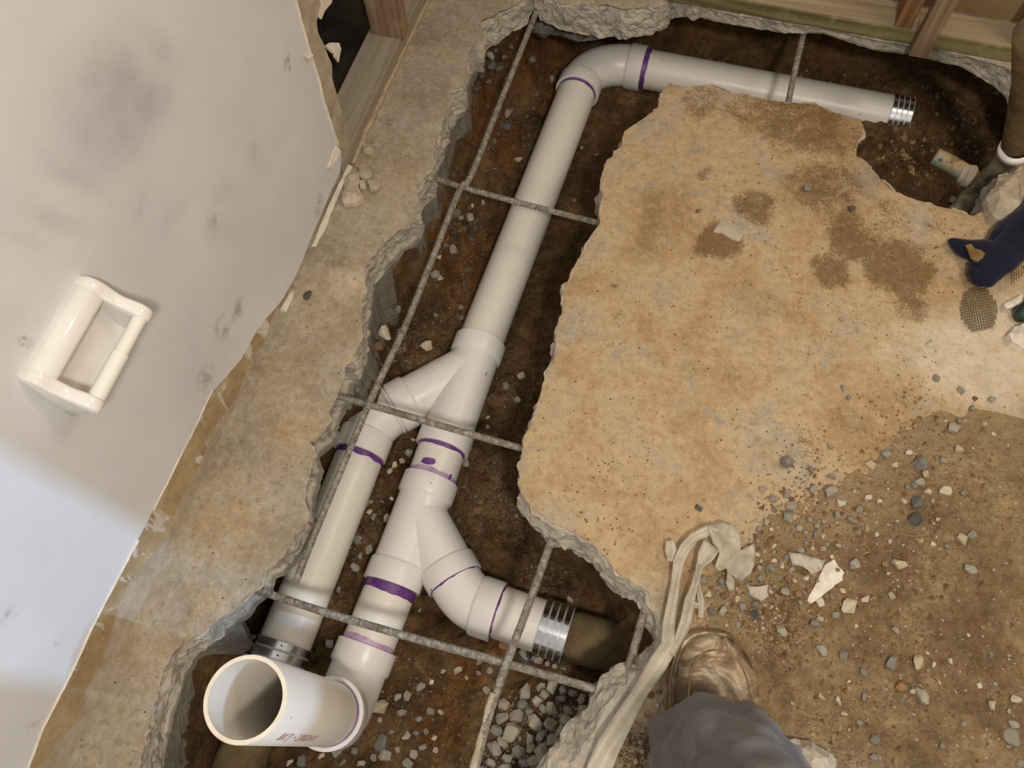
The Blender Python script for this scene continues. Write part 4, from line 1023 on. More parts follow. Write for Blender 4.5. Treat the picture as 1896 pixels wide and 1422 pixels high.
# trench stones
def soil_hit(u, v):
    z = -.33
    for _ in range(5):
        p = P(u, v, z); z = soil_at(p.x, p.y)
    return P(u, v, z)
TR = [(300 + a / 2.709, 897 + b / 2.709, c / 2.709) for a, b, c in [(1485, 935, 55), (1645, 930, 50), (1590, 890, 40), (1410, 940, 35), (1590, 945, 35), (1300, 1020, 60), (1350, 990, 40), (1530, 970, 30), (1630, 1030, 50),
  (1230, 1060, 60), (1185, 1070, 50), (1205, 1150, 60), (1345, 1135, 55), (1400, 1140, 40), (1290, 1175, 50), (1225, 1260, 60), (1275, 1250, 40), (1330, 1240, 45), (1365, 1270, 35), (1310, 1315, 50), (1260, 1350, 60),
  (1105, 1300, 100), (1120, 1355, 80), (965, 1340, 50), (1060, 1370, 50), (880, 1340, 70), (700, 1390, 70), (1230, 1400, 70), (840, 800, 60), (985, 285, 50), (1040, 330, 50), (970, 420, 60), (1000, 360, 40), (890, 530, 40),
  (1290, 630, 30), (1825, 850, 75), (1890, 880, 60), (1040, 135, 45), (1130, 170, 50), (1050, 90, 30), (740, 1300, 40), (800, 1360, 40), (640, 1400, 50), (905, 1395, 50), (1000, 1400, 50), (1150, 1240, 36), (1180, 1330, 40), (1090, 1180, 36), (1370, 1330, 40), (930, 1290, 40)]] + \
     [(500 + a / 2.709, 500 + b / 2.709, c / 2.709) for a, b, c in [(645, 200, 45), (640, 310, 50), (855, 40, 40), (965, 245, 40), (955, 190, 35), (1255, 535, 60), (1185, 585, 50), (1240, 655, 45), (1090, 790, 35), (1095, 740, 30), (395, 680, 60),
  (335, 790, 40), (620, 980, 45), (980, 970, 60), (700, 920, 50), (660, 960, 40), (600, 1010, 40), (1000, 900, 40), (720, 850, 36), (490, 1170, 40), (520, 1240, 50), (440, 1350, 50), (500, 1400, 50), (610, 1150, 30), (440, 600, 30), (830, 230, 34)]] + \
     [(600 + a / 2.709, b / 2.709, c / 2.709) for a, b, c in [(1140, 400, 50), (920, 575, 60), (975, 800, 50), (735, 1095, 60), (830, 290, 60), (790, 310, 45), (885, 195, 40), (650, 1255, 60), (1365, 775, 30), (1255, 1005, 26), (740, 1035, 34), (800, 1020, 30), (1290, 745, 26), (560, 1380, 60), (575, 1290, 40)]]
for u, v, w in TR:
    p = soil_hit(u, v); s = (P(u + w, v, p.z) - P(u, v, p.z)).length
    TRENCH_ST.append((stone(p.x, p.y, p.z, s, random.choice('ggggt'), 'loose grey stone lying on the soil among the trench pipes', 'grey stones on the trench soil', sink=.2), 'g', u, v))
def onet(u, v, w, kind, label, **kw):
    p = soil_hit(u, v); s = (P(u + w, v, p.z) - P(u, v, p.z)).length; stone(p.x, p.y, p.z, s, kind, label, sink=.2, **kw)
onet(714, 618, 31, 't', 'tall pale pointed stone left of the long rebar')
onet(791, 642, 32, 't', 'round crusty pale stone right of the long rebar')
onet(701, 643, 24, 'b', 'brown clod below the pale pointed stone')
onet(884, 945, 25, 'b', 'flat tan triangular stone right of the lower wye')
onet(585, 873, 28, 'g', 'smooth grey stone under the slab edge beside the left pipe')
onet(707, 1310, 32, 't', 'blocky pale tan stone by the bottom elbow')
onet(938, 1197, 40, 'b', 'large orange brown clod below the short white pipe', squash=.8)
onet(973, 1215, 34, 'd', 'dark elongated stone under the four-band coupling', stretch=1.3)
onet(995, 144, 22, 'd', 'dark greenish stone beside the far elbow')
onet(940, 236, 22, 'd', 'dark flat stone between the long rebar and long pipe')
onet(852, 404, 18, 'g', 'smooth light grey stone near the crosswise rebar')
onet(1055, 1112, 15, 't', 'slim pale pebble above the four-band coupling', stretch=1.4)
onet(1056, 1128, 16, 't', 'tan pebble resting on the four-band coupling edge')
onet(1763, 372, 20, 'g', 'pale grey stone at the foot of the verdigris pipe')
onet(1330, 122, 18, 'g', 'pale stone behind the far white pipe')
for u, v, w in [(905, 75, 20), (918, 92, 14), (925, 70, 18), (935, 105, 16), (948, 88, 15), (910, 118, 22), (900, 100, 14), (955, 120, 14), (925, 128, 18), (890, 140, 16), (905, 150, 14), (880, 165, 16), (940, 145, 13), (985, 108, 16), (1005, 132, 18), (975, 165, 15), (960, 190, 16), (992, 175, 14), (945, 205, 18), (930, 232, 15), (975, 215, 13), (915, 260, 14), (845, 395, 20), (868, 385, 16), (858, 420, 22), (880, 410, 15), (840, 430, 16), (870, 440, 18), (890, 395, 14), (826, 455, 15)]:
    p = soil_hit(u, v); s = (P(u + w, v, p.z) - P(u, v, p.z)).length
    stone(p.x, p.y, p.z, s, 'd', 'dark soil-stained stone embedded in the upper trench bank', 'dark stones in the upper trench bank', sink=.35)
# gravel heap
gz = []
for i in range(5000):
    u = random.uniform(885, 1150); v = random.uniform(1272, 1440)
    if u < 925 - (v - 1290) * .24 + 10: continue
    if u > 1125 - (v - 1290) * .38: continue
    if v < 1300 + random.random() * 14 and u < 960: continue
    w = random.choice([24, 27, 30, 33, 36, 42, 46]); 
    if any(math.hypot(u - a, v - b) < (w + c) * .34 for a, b, c in gz): continue
    gz.append((u, v, w))
    if len(gz) > 115: break
for u, v, w in gz:
    p = soil_hit(u, v); s = (P(u + w, v, p.z) - P(u, v, p.z)).length
    stone(p.x, p.y, p.z, s, 'g', 'grey gravel stone in the heap at the near end of the trench', 'gravel heap in the trench', 'gravel_stone', 'gravel', sink=.15, squash=1.1)

# fine grit (nobody could count it)
def grit(name, pts, sizes, mat, label):
    n = len(pts); base = np.array([(1, 0, -.5), (-.6, .8, -.5), (-.5, -.9, -.4), (0.1, 0, .8)])
    V = np.zeros((n, 4, 3))
    for i in range(n):
        a = RNG.uniform(0, 6.28); c, s = cos(a), sin(a); b = base * RNG.uniform(.6, 1.3, (4, 1)); 
        V[i, :, 0] = b[:, 0] * c - b[:, 1] * s; V[i, :, 1] = b[:, 0] * s + b[:, 1] * c; V[i, :, 2] = b[:, 2]
    V = V * np.asarray(sizes)[:, None, None] * .5 + np.asarray(pts)[:, None, :]
    f = np.array([(0, 1, 3), (1, 2, 3), (2, 0, 3), (0, 2, 1)]); F = (np.arange(n)[:, None, None] * 4 + f[None]).reshape(-1, 3)
    o = mesh(name, V.reshape(-1, 3), F, mat); tag(o, label, 'grit', kind='stuff'); return o
def scatter_floor(n, zones, poly=None):
    out = []
    while len(out) < n:
        u0, v0, r = zones[RNG.randint(len(zones))]; a = RNG.normal(0, r * .5, 2); p = P(u0 + a[0], v0 + a[1]); out.append((p.x, p.y))
    X = np.array([o[0] for o in out]); Y = np.array([o[1] for o in out]); return X, Y
def floor_grit(n, zones, lo, hi, mat, name, label):
    X, Y = scatter_floor(n, zones); ok = inside(B_poly, X, Y); X, Y = X[ok], Y[ok]
    ins = inside(D_poly, X, Y); Z = np.where(ins, np.maximum(dirt_z(X, Y)[0], 0), 0.0)
    s = lo + (hi - lo) * RNG.rand(len(X)) ** 3; grit(name, np.stack([X, Y, Z + s * .15], 1), s, mat, label)
DZ = [(1500, 930, 120), (1620, 1000, 140), (1750, 1100, 180), (1480, 1100, 120), (1650, 1250, 180), (1800, 1300, 160), (1400, 1080, 90), (1700, 820, 120), (1440, 1180, 60), (1190, 1390, 50), (1560, 1380, 120), (1800, 900, 120)]
floor_grit(6500, DZ, .0015, .009, M['stone_b'], 'brown_grit', 'fine brown crumbs spread through the dirt')
floor_grit(2200, DZ, .0012, .008, M['stone_t'], 'pale_grit', 'fine pale chips spread through the dirt')
floor_grit(900, DZ, .002, .010, M['stone_g'], 'grey_grit', 'fine grey chips spread through the dirt')
floor_grit(1100, DZ + [(1650, 1060, 120), (1450, 1150, 60), (1700, 1160, 120)], .005, .017, M['stone_b'], 'dirt_clods', 'small rounded brown clods dotting the dirt')
floor_grit(1600, [(1350, 420, 120), (1550, 450, 160), (1500, 250, 140), (1680, 520, 120), (1250, 600, 200), (1450, 700, 200), (1150, 900, 120), (1800, 480, 90)], .001, .0075, M['stone_b'], 'slab_crumbs', 'tiny brown crumbs dotting the tan slab')
floor_grit(260, [(1750, 600, 120), (1860, 360, 40), (1870, 590, 40), (1600, 650, 120)], .0015, .006, M['stone_t'], 'slab_chips', 'tiny white chips on the pale side of the slab')
def soil_grit(n, zones, lo, hi, mat, name, label):
    pu = []
    while len(pu) < n:
        u0, v0, r = zones[RNG.randint(len(zones))]; a = RNG.normal(0, r * .5, 2); p = P(u0 + a[0], v0 + a[1], -.33); pu.append((p.x, p.y))
    X = np.array([p[0] for p in pu]); Y = np.array([p[1] for p in pu]); Z = soil_z(X, Y); ok = Z < -.14
    X, Y, Z = X[ok], Y[ok], Z[ok]; s = lo + (hi - lo) * RNG.rand(len(X)) ** 3
    grit(name, np.stack([X, Y, Z + s * .15], 1), s, mat, label)
TZ = [(930, 930, 120), (770, 640, 90), (850, 520, 90), (700, 950, 90), (980, 1080, 90), (850, 1380, 130), (760, 1300, 90), (940, 720, 90), (640, 1250, 90), (870, 300, 90), (720, 780, 60)]
soil_grit(1500, TZ, .0012, .006, M['stone_t'], 'trench_pale_grit', 'pale cement grit sprinkled over the trench soil')
soil_grit(1500, TZ + [(1500, 120, 120), (1700, 270, 120), (950, 130, 80)], .002, .011, M['stone_g'], 'trench_grey_grit', 'small grey chips mixed in the trench soil')
soil_grit(700, [(1010, 1360, 110), (1060, 1340, 80), (960, 1400, 70)], .004, .016, M['stone_g'], 'heap_chips', 'small grey chips filling the gravel heap')
soil_grit(1800, TZ + [(1500, 120, 150), (1700, 300, 120), (950, 130, 80), (1080, 400, 80)], .003, .014, M['castiron'], 'trench_crumbs', 'brown soil crumbs on the trench bottom')

# name the stones by the landmark they lie closest to
def near_labels(lst, marks, names, surface):
    best = {}
    for mark, (mu, mv) in marks.items():
        for kd in set(k for _, k, _, _ in lst):
            o = sorted([q for q in lst if q[1] == kd], key=lambda q: math.hypot(q[2] - mu, q[3] - mv))
            for r, q in enumerate(o[:4]):
                d = math.hypot(q[2] - mu, q[3] - mv)
                if d < 170 and (q[0].name not in best or (r, d) < best[q[0].name][0]): best[q[0].name] = ((r, d), mark, kd, q[0])
    for (r, _), mark, kd, o in best.values():
        o['label'] = f"{names[kd]} {surface}, {['', 'second ', 'third ', 'fourth '][r]}nearest to the {mark}"
near_labels(FLOOR_ST, {'tip of the white tile shard': (1503, 1110), 'broken top of the tile shard': (1556, 1050), 'boot toe': (1312, 1165), 'concrete chunk': (1515, 1385), 'small plastic scrap': (1402, 1098), 'brown root twig': (1698, 991),
    'folded top of the plastic sheet': (1340, 975), 'right rim of the plastic sheet': (1396, 1030), 'lumpy white stone': (1569, 1125), 'knobbly grey stone': (1648, 1230), 'flattened mortar blob': (1872, 1362), 'cream stone': (1877, 1298),
    'dark slate stone': (1394, 1139), 'largest blue grey stone': (1456, 856), 'oval pinkish stone': (1765, 795), 'long blue grey stone': (1700, 863), 'large dark grey stone': (1691, 962), 'tan angular stone': (1659, 1045), 'blue grey rounded stone': (1700, 1290),
    'lower right picture corner': (1896, 1422), 'navy glove': (1820, 530)},
    {'g': 'grey stone', 't': 'pale stone chip', 'b': 'brown clod'}, 'on the floor')
near_labels(TRENCH_ST, {'four-band coupling': (1035, 1165), 'coupling under the open pipe': (525, 1205), 'lower wye branch': (843, 1060), 'upper wye fitting': (900, 720), 'far elbow': (1080, 140), 'bottom elbow': (660, 1290), 'open pipe rim': (450, 1360),
    'cut end of the long rebar': (547, 1079), 'tall pale pointed stone': (714, 618), 'round crusty pale stone': (791, 642), 'orange brown clod': (938, 1197), 'flat tan triangular stone': (884, 945), 'blocky tan stone': (707, 1310), 'cement crust on the rebar': (905, 1320),
    'left elbow of the upper wye': (660, 800), 'crosswise rebar nearest the far elbow': (900, 360), 'short pipe between the wyes': (830, 860), 'slab corner by the lower wye': (985, 940)},
    {'g': 'grey stone'}, 'on the trench soil')

soil_grit(420, [(1700, 290, 130), (1660, 320, 70), (1760, 200, 110), (1450, 95, 120), (1300, 75, 80)], .004, .026, M['stone_b'], 'far_trench_clods', 'brown soil crumbs lying in the far trench')
soil_grit(900, [(920, 150, 90), (960, 230, 90), (860, 430, 70), (830, 300, 60)], .003, .020, M['stone_d'], 'bank_rubble', 'dark gravelly crumbs on the upper left trench bank')

# ================================================================== CHUNKS AND SHARDS
def chunk(name, pts, z0, h, mat, label, cat='rubble', seed=1.0):
    """broken lump: outline in pixels, thick, with a knobbly top"""
    poly = densify([(*P(u, v, z0 + h)[:2],) for u, v in pts + pts[:1]], .008, .004, seed)[:-1]
    V2, F = fill([tuple(q) for q in poly], .008, .003); n = len(V2); m = len(poly)
    d, _, _ = seg_dist([tuple(q) for q in poly], V2[:, 0], V2[:, 1], True)
    top = z0 + h * (.55 + .45 * sstep(0, .015, d)) + fbm(V2[:, 0], V2[:, 1], 0, 40, 3, seed) * h * .35
    V = [(a, b, c) for (a, b), c in zip(V2, top)]; c = poly.mean(0)
    V += [(a + (a - c[0]) * .05, b + (b - c[1]) * .05, z0) for a, b in poly]
    FF = list(F) + [(i, n + i, n + (i + 1) % m, (i + 1) % m) for i in range(m)] 
    o = mesh(name, V, FF, mat); tag(o, label, cat); return o
chunk('concrete_chunk', [(1462, 1374), (1482, 1366), (1512, 1374), (1530, 1386), (1545, 1394), (1558, 1406), (1552, 1440), (1490, 1440), (1470, 1410)], .004, .05, M['plaster'], 'pale grey broken concrete chunk behind the trouser leg', seed=3.0)
chunk('tile_shard', [(1530, 1045), (1546, 1037), (1553, 1049), (1567, 1058), (1561, 1073), (1542, 1088), (1520, 1104), (1502, 1116), (1497, 1111), (1506, 1092), (1518, 1069)], .012, .010, M['white_edge'], 'white pointed tile shard lying on the dirt', 'shard', 5.0)
chunk('plaster_flake', [(1326, 418), (1336, 407), (1352, 406), (1358, 412), (1370, 420), (1377, 432), (1370, 442), (1352, 437), (1338, 428), (1322, 426)], .001, .008, M['plaster'], 'pale plaster flake on the dark brown stain', 'shard', 7.0)
chunk('mortar_lump', [(632, 352), (640, 320), (652, 305), (664, 316), (662, 340), (672, 362), (655, 372), (634, 371)], .001, .022, M['plaster'], 'wedge of mortar against the foot of the left wall', 'rubble', 9.0)
chunk('mortar_lump', [(664, 300), (676, 302), (688, 316), (686, 326), (670, 328), (662, 316)], .001, .014, M['plaster'], 'upper pale mortar lump beside the wall hole corner', 'rubble', 11.0)
chunk('mortar_lump', [(680, 332), (692, 328), (702, 338), (698, 350), (684, 348)], .001, .014, M['plaster'], 'rounded mortar lump farthest from the wall foot', 'rubble', 12.0)
chunk('mortar_lump', [(661, 328), (674, 330), (676, 342), (666, 346)], .001, .013, M['plaster'], 'small mortar lump between the two larger ones', 'rubble', 13.0)
chunk('mortar_lump', [(672, 262), (684, 266), (692, 276), (684, 284), (672, 280)], .001, .010, M['plaster'], 'pale mortar crumb by the plate corner', 'rubble', 14.0)
chunk('concrete_remnant', [(1062, 1450), (1058, 1390), (1072, 1368), (1090, 1350), (1092, 1325), (1108, 1310), (1125, 1300), (1142, 1308), (1130, 1350), (1115, 1390), (1100, 1450)], -.2, .09, M['plaster'], 'pale crumbled concrete slope beside the gravel heap', 'rubble', 15.0)
chunk('broken_mortar', [(1838, 372), (1836, 352), (1850, 338), (1858, 322), (1872, 312), (1886, 306), (1900, 300), (1905, 420), (1876, 412), (1868, 400), (1846, 396)], .0, .035, M['plaster'], 'rough broken mortar ridge at the right edge beside the old pipes', 'rubble', 17.0)
chunk('broken_mortar', [(1866, 556), (1880, 547), (1900, 538), (1900, 552), (1884, 562), (1870, 566)], .0, .03, M['white_edge'], 'white mortar stick below the navy glove', 'rubble', 19.0)
chunk('broken_mortar', [(1872, 612), (1884, 600), (1905, 592), (1905, 640), (1880, 628)], .0, .03, M['white_edge'], 'white lump at the right edge below the dark bottle', 'rubble', 21.0)
# twig-like roots
v, f = tube([P(1665, 988, .012), P(1690, 993, .016), P(1715, 990, .014), P(1730, 993, .012)], [.002, .0024, .002, .0012], 6)
tag(mesh('root_twig', v, f, M['stone_b']), 'thin brown root lying across the upper dirt', 'twig')

# ================================================================== PLASTIC SHEET
sheet = empty('plastic_sheet', tuple(P(1300, 1080, .01))); tag(sheet, 'crumpled milky plastic vapour sheet strip along the slab edge', 'plastic sheet')
def ribbon(pts, name='strip', z=.016, seed=0.0):
    """crinkled strip: pts = (u, v, width_px, height)"""
    rows = []; na = 7; raw = []
    for u, v, w, h in pts:
        c = P(u, v, z + h); raw.append((c, (P(u + w, v, z) - P(u, v, z)).length, h))
    dense = []
    for (a, wa, ha), (b, wb_, hb) in zip(raw[:-1], raw[1:]):
        for k in range(5): dense.append((a.lerp(b, k / 5), wa + (wb_ - wa) * k / 5))
    dense.append((raw[-1][0], raw[-1][1])); V = []; F = []; n = len(dense)
    for i, (c, w) in enumerate(dense):
        t = (dense[min(i + 1, n - 1)][0] - dense[max(i - 1, 0)][0]).normalized(); s = Vector((0, 0, 1)).cross(t).normalized()
        for k in range(na):
            q = (k / (na - 1) - .5); p = c + s * (q * w)
            p.z += .009 * float(fbm(p.x, p.y, 0, 22, 2, seed)) + .003 * cos(q * 7 + seed + i * .12)
            V.append(p)
    for i in range(n - 1):
        for k in range(na - 1): F.append((i * na + k, i * na + k + 1, (i + 1) * na + k + 1, (i + 1) * na + k))
    o = mesh(name, V, F, M['sheet'], sheet, True); m = o.modifiers.new('thick', 'SOLIDIFY'); m.thickness = .0008; return o
ribbon([(1338, 986, 22, .012), (1310, 982, 20, .016), (1285, 994, 18, .012), (1268, 1015, 20, .01), (1256, 1040, 20, .008), (1250, 1080, 16, .006), (1244, 1120, 20, .006), (1238, 1160, 24, .008), (1240, 1195, 30, .012), (1218, 1230, 34, .008), (1184, 1283, 28, .004), (1156, 1330, 36, .002), (1128, 1378, 44, 0), (1108, 1425, 44, 0), (1090, 1480, 40, 0)], seed=1.0)
ribbon([(1318, 1008, 34, .014), (1306, 1030, 30, .016), (1296, 1048, 12, .02), (1285, 1085, 12, .012), (1276, 1115, 20, .008), (1270, 1150, 22, .008), (1258, 1185, 20, .01), (1240, 1210, 24, .01)], seed=2.0)
ribbon([(1292, 1046, 9, .016), (1291, 1080, 8, .012), (1297, 1110, 12, .010), (1298, 1145, 9, .008)], seed=3.0)
ribbon([(1240, 1000, 14, .006), (1243, 1020, 24, .006), (1242, 1040, 12, .006)], seed=4.0)
ribbon([(1270, 1110, 10, .008), (1284, 1118, 14, .01), (1296, 1122, 10, .01)], seed=4.6)
def crumple(pts, h, seed, name='sheet_piece', par=None):
    poly = densify([(*P(u, v, .015)[:2],) for u, v in pts + pts[:1]], .008, .004, seed)[:-1]
    V2, F = fill([tuple(q) for q in poly], .006, .002); X, Y = V2[:, 0], V2[:, 1]
    Z = .012 + h * (.5 + fbm(X, Y, 0, 24, 3, seed)) * .9 + np.abs(fbm(X, Y, 0, 40, 2, seed + 3)) * h * .5
    Z = np.maximum(Z, .009)
    o = mesh(name, list(zip(X, Y, Z)), F, M['sheet'], par, True); m = o.modifiers.new('thick', 'SOLIDIFY'); m.thickness = .0008; return o
crumple([(1305, 978), (1335, 970), (1356, 978), (1368, 1000), (1372, 1018), (1394, 1008), (1397, 1022), (1394, 1048), (1386, 1066), (1372, 1078), (1362, 1074), (1352, 1062), (1344, 1052), (1330, 1060), (1320, 1052), (1326, 1030), (1316, 1012)], .028, 6.0, par=sheet)
crumple([(1344, 1052), (1352, 1062), (1362, 1074), (1360, 1095), (1348, 1096), (1342, 1080)], .012, 7.0, par=sheet)
tag(crumple([(1380, 1085), (1398, 1088), (1420, 1084), (1424, 1105), (1408, 1114), (1390, 1105)], .016, 8.0, 'plastic_scrap'), 'small crumpled plastic scrap right of the main sheet', 'plastic scrap')
tag(crumple([(1458, 1025), (1480, 1026), (1500, 1032), (1528, 1038), (1520, 1056), (1500, 1066), (1484, 1052), (1466, 1046)], .014, 9.0, 'plastic_scrap'), 'crumpled plastic scrap touching the white tile shard', 'plastic scrap')
# dark film under the far slab
dk_pts = [(990, 30), (1020, 34), (1050, 52), (1080, 66), (1120, 74), (1110, 84), (1070, 86), (1040, 82), (1000, 80), (985, 60)]
poly = [tuple(P(u, v, -.14)[:2]) for u, v in dk_pts]; V2, F = fill(poly, .008, .002)
o = mesh('plastic_film', [(a, b, -.118 + .035 * float(fbm(a, b, 0, 30, 4, 4))) for a, b in V2], F, m_simple('wet_dark_film', lin(84, 78, 72), lin(150, 142, 132), 30, .3, .5, bump=.6, bd=.006), smooth=True)
tag(o, 'crinkled dark plastic film hanging under the far slab edge', 'plastic film')

# ================================================================== PERSON (right leg of whoever holds the camera)
person = empty('person', tuple(P(1325, 1290, 0))); tag(person, 'person standing on the dirt, grey work trouser leg and dusty brown boot in view', 'person')
toe = P(1318, 1176, .02); toe.z = 0; heel_dir = Vector((.055, -.30, 0)).normalized(); side_v = Vector((-heel_dir.y, heel_dir.x, 0))
G0 = .010
ST = [(.000, .012, .030), (.006, .030, .040), (.018, .044, .050), (.036, .0535, .058), (.060, .0605, .064), (.085, .0640, .069), (.110, .0640, .076), (.135, .0615, .085), (.158, .0580, .098), (.180, .054, .115), (.205, .049, .135), (.24, .046, .15), (.27, .044, .15), (.295, .036, .145), (.304, .02, .12)]
V = []; F = []; NA = 25
ST = [(a, b * 1.07, c) for a, b, c in ST]
for s, w, h in ST:
    c = toe + heel_dir * s + side_v * (.004 * sin(s * 12))
    for k in range(NA):
        a = pi * k / (NA - 1); ca, sa = cos(a), sin(a)
        x = w * math.copysign(abs(ca) ** .72, ca); z = (h - .018) * (sa ** .62 if sa > 0 else 0)
        wr_ = .0022 * sin(s * 210 + ca * 3.0) * max(0, min(1, (s - .10) / .03)) * max(0, min(1, (.2 - s) / .03)) * sa
        V.append(c + side_v * (-x) + Vector((0, 0, G0 + .018 + z + wr_)))
for i in range(len(ST) - 1):
    for k in range(NA - 1): F.append((i * NA + k, (i + 1) * NA + k, (i + 1) * NA + k + 1, i * NA + k + 1))
F.append(tuple(range(NA))); F.append(tuple(range((len(ST) - 1) * NA, len(ST) * NA))[::-1])
boot = mesh('boot', V, F, M['leather'], person, True); sb = boot.modifiers.new('sub', 'SUBSURF'); sb.levels = 2; sb.render_levels = 2
boot['label'] = 'dusty brown leather work boot'
def outline_loop(extra, z0, z1, mat, name, lab=None):
    L = []; 
    for s, w, h in ST: L.append((s - (extra if s < .02 else 0) + (extra if s > .29 else 0), w + extra))
    pts = [toe + heel_dir * s - side_v * w for s, w in L] + [toe + heel_dir * s + side_v * w for s, w in reversed(L)]
    n = len(pts); V = [p + Vector((0, 0, z0)) for p in pts] + [p + Vector((0, 0, z1)) for p in pts]
    F = [(i, (i + 1) % n, n + (i + 1) % n, n + i) for i in range(n)] + [tuple(range(n, 2 * n)), tuple(range(n))[::-1]]
    o = mesh(name, V, F, mat, boot); o.location = (0, 0, 0); bevel(o, .003, 2)
    if lab: o['label'] = lab
    return o
sole_m = m_simple('dusty_rubber_sole', lin(104, 84, 58), lin(142, 120, 88), 30, .9, .2)
outline_loop(.006, G0 - .004, G0 + .020, sole_m, 'sole'); outline_loop(.003, G0 + .020, G0 + .026, M['leather'], 'welt')
# toe seam
sm = []
def boot_top(s_, x):
    i = min(len(ST) - 2, max(0, next((j for j in range(len(ST) - 1) if ST[j + 1][0] >= s_), len(ST) - 2)))
    f_ = (s_ - ST[i][0]) / (ST[i + 1][0] - ST[i][0]); w = ST[i][1] + f_ * (ST[i + 1][1] - ST[i][1]); h = ST[i][2] + f_ * (ST[i + 1][2] - ST[i][2])
    ca = min(.999, abs(x) / w) ** (1 / .72); sa = math.sqrt(1 - ca * ca)
    return toe + heel_dir * s_ + side_v * -x + Vector((0, 0, G0 + .018 + (h - .018) * sa ** .62))
for k in range(12): sm.append(boot_top(.19 - .1 * k / 11, -.047 - .004 * sin(k / 11 * pi)))
for k in range(1, 24):
    a = pi * k / 24; sm.append(boot_top(.088 - .058 * sin(a), -.047 * cos(a)))
for k in range(12): sm.append(boot_top(.088 + .1 * k / 11, .047 + .004 * sin(k / 11 * pi)))
v, f = tube(sm, .0020, 6); o = mesh('toe_seam', v, f, sole_m, boot); o.location = (0, 0, 0)
# trouser leg
LEG = [(.035, 1302, 1408, .092, .080), (.06, 1306, 1405, .092, .080), (.10, 1318, 1400, .086, .078), (.15, 1336, 1404, .080, .076), (.21, 1354, 1420, .078, .076), (.28, 1380, 1450, .080, .078), (.36, 1412, 1515, .083, .082), (.45, 1456, 1610, .088, .088), (.54, 1500, 1720, .092, .092)]
V = []; F = []; NA = 48
cs = [P(u, v, z) for z, u, v, a, b in LEG]
def lerp_leg(t):
    i = min(int(t), len(LEG) - 2); f_ = t - i; c = cs[i].lerp(cs[i + 1], f_); return c, LEG[i][3] + f_ * (LEG[i + 1][3] - LEG[i][3]), LEG[i][4] + f_ * (LEG[i + 1][4] - LEG[i][4])
NR = 60
for r in range(NR):
    t = r / (NR - 1) * (len(LEG) - 1); c, a_, b_ = lerp_leg(t)
    for k in range(NA):
        a = 2 * pi * k / NA; z = c.z
        d = .020 * float(fbm(cos(a) * 1.2, sin(a) * 1.2 + z * 3, z * 9, 1.8, 3, 3)) + .009 * sin(3 * a + z * 26) * (1 if z < .3 else .5)
        hem = (1 + .10 * max(0, 1 - t / 1.5) * sin(2 * a + 1.2))
        V.append(Vector((c.x + cos(a) * (a_ + d) * hem, c.y + sin(a) * (b_ + d) * hem, z + (.020 * sin(a + .4) * max(0, 1 - t / 2.0)) + .0)))
for r in range(NR - 1):
    for k in range(NA): F.append((r * NA + k, r * NA + (k + 1) % NA, (r + 1) * NA + (k + 1) % NA, (r + 1) * NA + k))
F.append(tuple(range((NR - 1) * NA, NR * NA)))
tl = mesh('trouser_leg', V, F, M['cloth'], person, True); tl['label'] = 'baggy dark grey trouser leg'
m = tl.modifiers.new('thick', 'SOLIDIFY'); m.thickness = .002

# ================================================================== RIGHT EDGE: OLD PIPES, GLOVE, LATH
def taper(name, pts, rads, mat, par=None, seg=28, rough=.0, seed=1.0):
    dense = []; rr = []
    for i in range(len(pts) - 1):
        for k in range(8): dense.append(Vector(pts[i]).lerp(Vector(pts[i + 1]), k / 8)); rr.append(rads[i] + (rads[i + 1] - rads[i]) * k / 8)
    dense.append(Vector(pts[-1])); rr.append(rads[-1]); V, F = tube(dense, rr, seg)
    if rough:
        for i, c in enumerate(dense):
            for k in range(seg):
                q = V[i * seg + k]; V[i * seg + k] = c + (q - c) * (1 + rough * float(fbm(q.x, q.y, q.z, 45, 3, seed)))
    o = mesh(name, V, F, mat, par, True); return o
tee = empty('pipe_tee', tuple(P(1815, 345, -.13))); tag(tee, 'old grey green pipe tee with a corrugated lower leg beside the broken mortar', 'pipe')
taper('riser', [P(1812, 350, -.13), P(1845, 318, -.06), P(1880, 280, .02), P(1892, 266, .05)], [.025, .026, .027, .027], M['oldpipe'], tee, rough=.06)
taper('lower_leg', [P(1770, 402, -.17), P(1783, 386, -.16), P(1798, 368, -.15), P(1812, 350, -.13)], [.030, .026, .029, .024], M['oldpipe'], tee, rough=.25, seed=3)
taper('tee_body', [P(1796, 345, -.13), P(1812, 350, -.13), P(1832, 352, -.125)], [.026, .028, .022], M['oldpipe'], tee, rough=.15, seed=4)
stub = taper('copper_stub', [P(1730, 289, -.12), P(1762, 305, -.125), P(1790, 322, -.128), P(1800, 335, -.13)], [.021, .021, .021, .02], M['patina'], None, rough=.03)
tag(stub, 'verdigris copper pipe stub poking left from the tee', 'pipe')
cl = taper('solder_lump', [P(1776, 322, -.125), P(1788, 325, -.125), P(1802, 334, -.125)], [.020, .029, .02], M['plaster'], stub, rough=.3, seed=7); cl['label'] = 'tan crust around the stub joint'
vent = empty('drain_riser', tuple(P(1885, 270, .05))); tag(vent, 'brown vertical drain pipe with white collar at the right edge', 'pipe')
taper('pipe', [P(1880, 272, .04), P(1892, 220, .16), P(1905, 150, .3), P(1912, 60, .5)], [.029, .029, .029, .029], M['castiron'], vent)
a = P(1878, 282, .03); b = P(1889, 262, .07)
o = mesh('collar', *profile_tube(a, b, [(0, .028), (0, .036), (.018, .036), (.018, .028)], 40), M['pvc'], vent, True); o['label'] = 'white plastic collar'
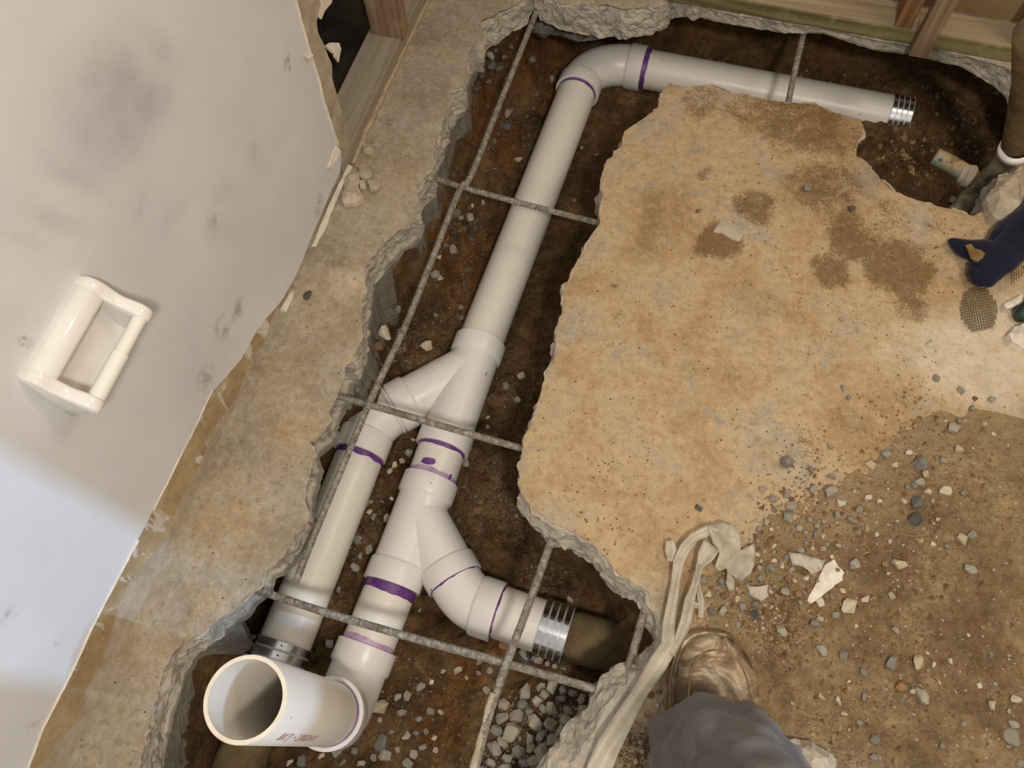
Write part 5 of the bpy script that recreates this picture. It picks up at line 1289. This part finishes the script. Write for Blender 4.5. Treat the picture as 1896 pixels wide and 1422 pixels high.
# glove
glove = empty('glove', tuple(P(1840, 480, .02))); tag(glove, 'muddy navy blue work glove lying at the right edge', 'glove')
def finger(name, pts, rads, fl=.7, seed=1.0):
    dense = []; rr = []
    for i in range(len(pts) - 1):
        for k in range(6):
            dense.append(pts[i].lerp(pts[i + 1], k / 6)); rr.append(rads[i] + (rads[i + 1] - rads[i]) * k / 6)
    dense.append(pts[-1]); rr.append(rads[-1])
    V, F = tube(dense, rr, 24, True, [r * fl for r in rr])
    for i, c in enumerate(dense):
        for k in range(24):
            q = V[i * 24 + k]; V[i * 24 + k] = c + (q - c) * (1 + .16 * float(fbm(q.x, q.y, q.z, 35, 3, seed)))
    return mesh(name, V, F, M['glove'], glove, True)
zg = .022
finger('palm', [P(1800, 520, zg), P(1806, 517, zg), P(1818, 510, zg), P(1840, 490, zg + .004), P(1868, 462, zg + .008), P(1900, 425, zg + .01), P(1940, 385, zg + .01), P(1965, 360, zg)], [.006, .022, .032, .034, .038, .045, .045, .01], .6, 2)
finger('thumb', [P(1755, 446, zg - .008), P(1762, 447, zg - .006), P(1785, 458, zg - .004), P(1815, 466, zg), P(1845, 470, zg)], [.003, .010, .022, .030, .03], .55, 4)
finger('finger', [P(1838, 455, zg), P(1850, 440, zg + .004), P(1868, 420, zg + .006), P(1880, 412, zg + .006), P(1895, 415, zg)], [.014, .019, .020, .018, .01], .8, 6)
mud = chunk('mud_patch', [(1790, 452), (1800, 449), (1806, 458), (1822, 462), (1828, 472), (1812, 482), (1800, 474), (1794, 462)], .034, .006, m_simple('dry_mud', lin(112, 88, 52), lin(142, 114, 72), 40, .9, .2), None, None, 5.0)
mud.parent = glove; mud.location = -Vector(glove.location)
# lath mesh
lv = []
def wire(a, b, r=.0009):
    lv.append(tube([a, b], r, 4))
for i in range(15):
    for j in range(16):
        c = P(1772 + i * 4.6 + j * .9, 540 + j * 5.0 - i * .9, .004 + .002 * sin(i * .7))
        if (i - 7) ** 2 / 50 + (j - 8) ** 2 / 70 > 1.05: continue
        wire(c, P(1772 + (i + .5) * 4.6 + j * .9, 540 + (j + .55) * 5.0 - i * .9, .005)); wire(c, P(1772 + (i + .5) * 4.6 + j * .9, 540 + (j - .55) * 5.0 - i * .9, .005))
tag(mesh('wire_lath', *join(lv), M['castiron']), 'rusty expanded wire lath mesh pressed on the slab below the glove', 'wire mesh'); lv.clear()
for i in range(6):
    for j in range(5):
        c = P(1872 + i * 4.6, 500 + j * 6.0 - i * 4, .03); wire(c, P(1872 + (i + .5) * 4.6, 500 + (j + .6) * 6 - i * 4, .031)); wire(c, P(1872 + (i + .5) * 4.6, 500 + (j - .6) * 6 - i * 4, .031))
tag(mesh('wire_lath', *join(lv), M['castiron']), 'small piece of wire lath right of the glove fingertip', 'wire mesh')
bt = mesh('green_bottle', *tube([P(1886, 590, .016), P(1892, 584, .016), P(1902, 575, .016), P(1930, 552, .016)], [.01, .018, .02, .02], 24), m_simple('dark_green_plastic', lin(26, 44, 36), lin(44, 64, 52), 8, .35, .5), smooth=True)
tag(bt, 'dark green bottle end at the right edge', 'bottle')
print('stones', NST[0])
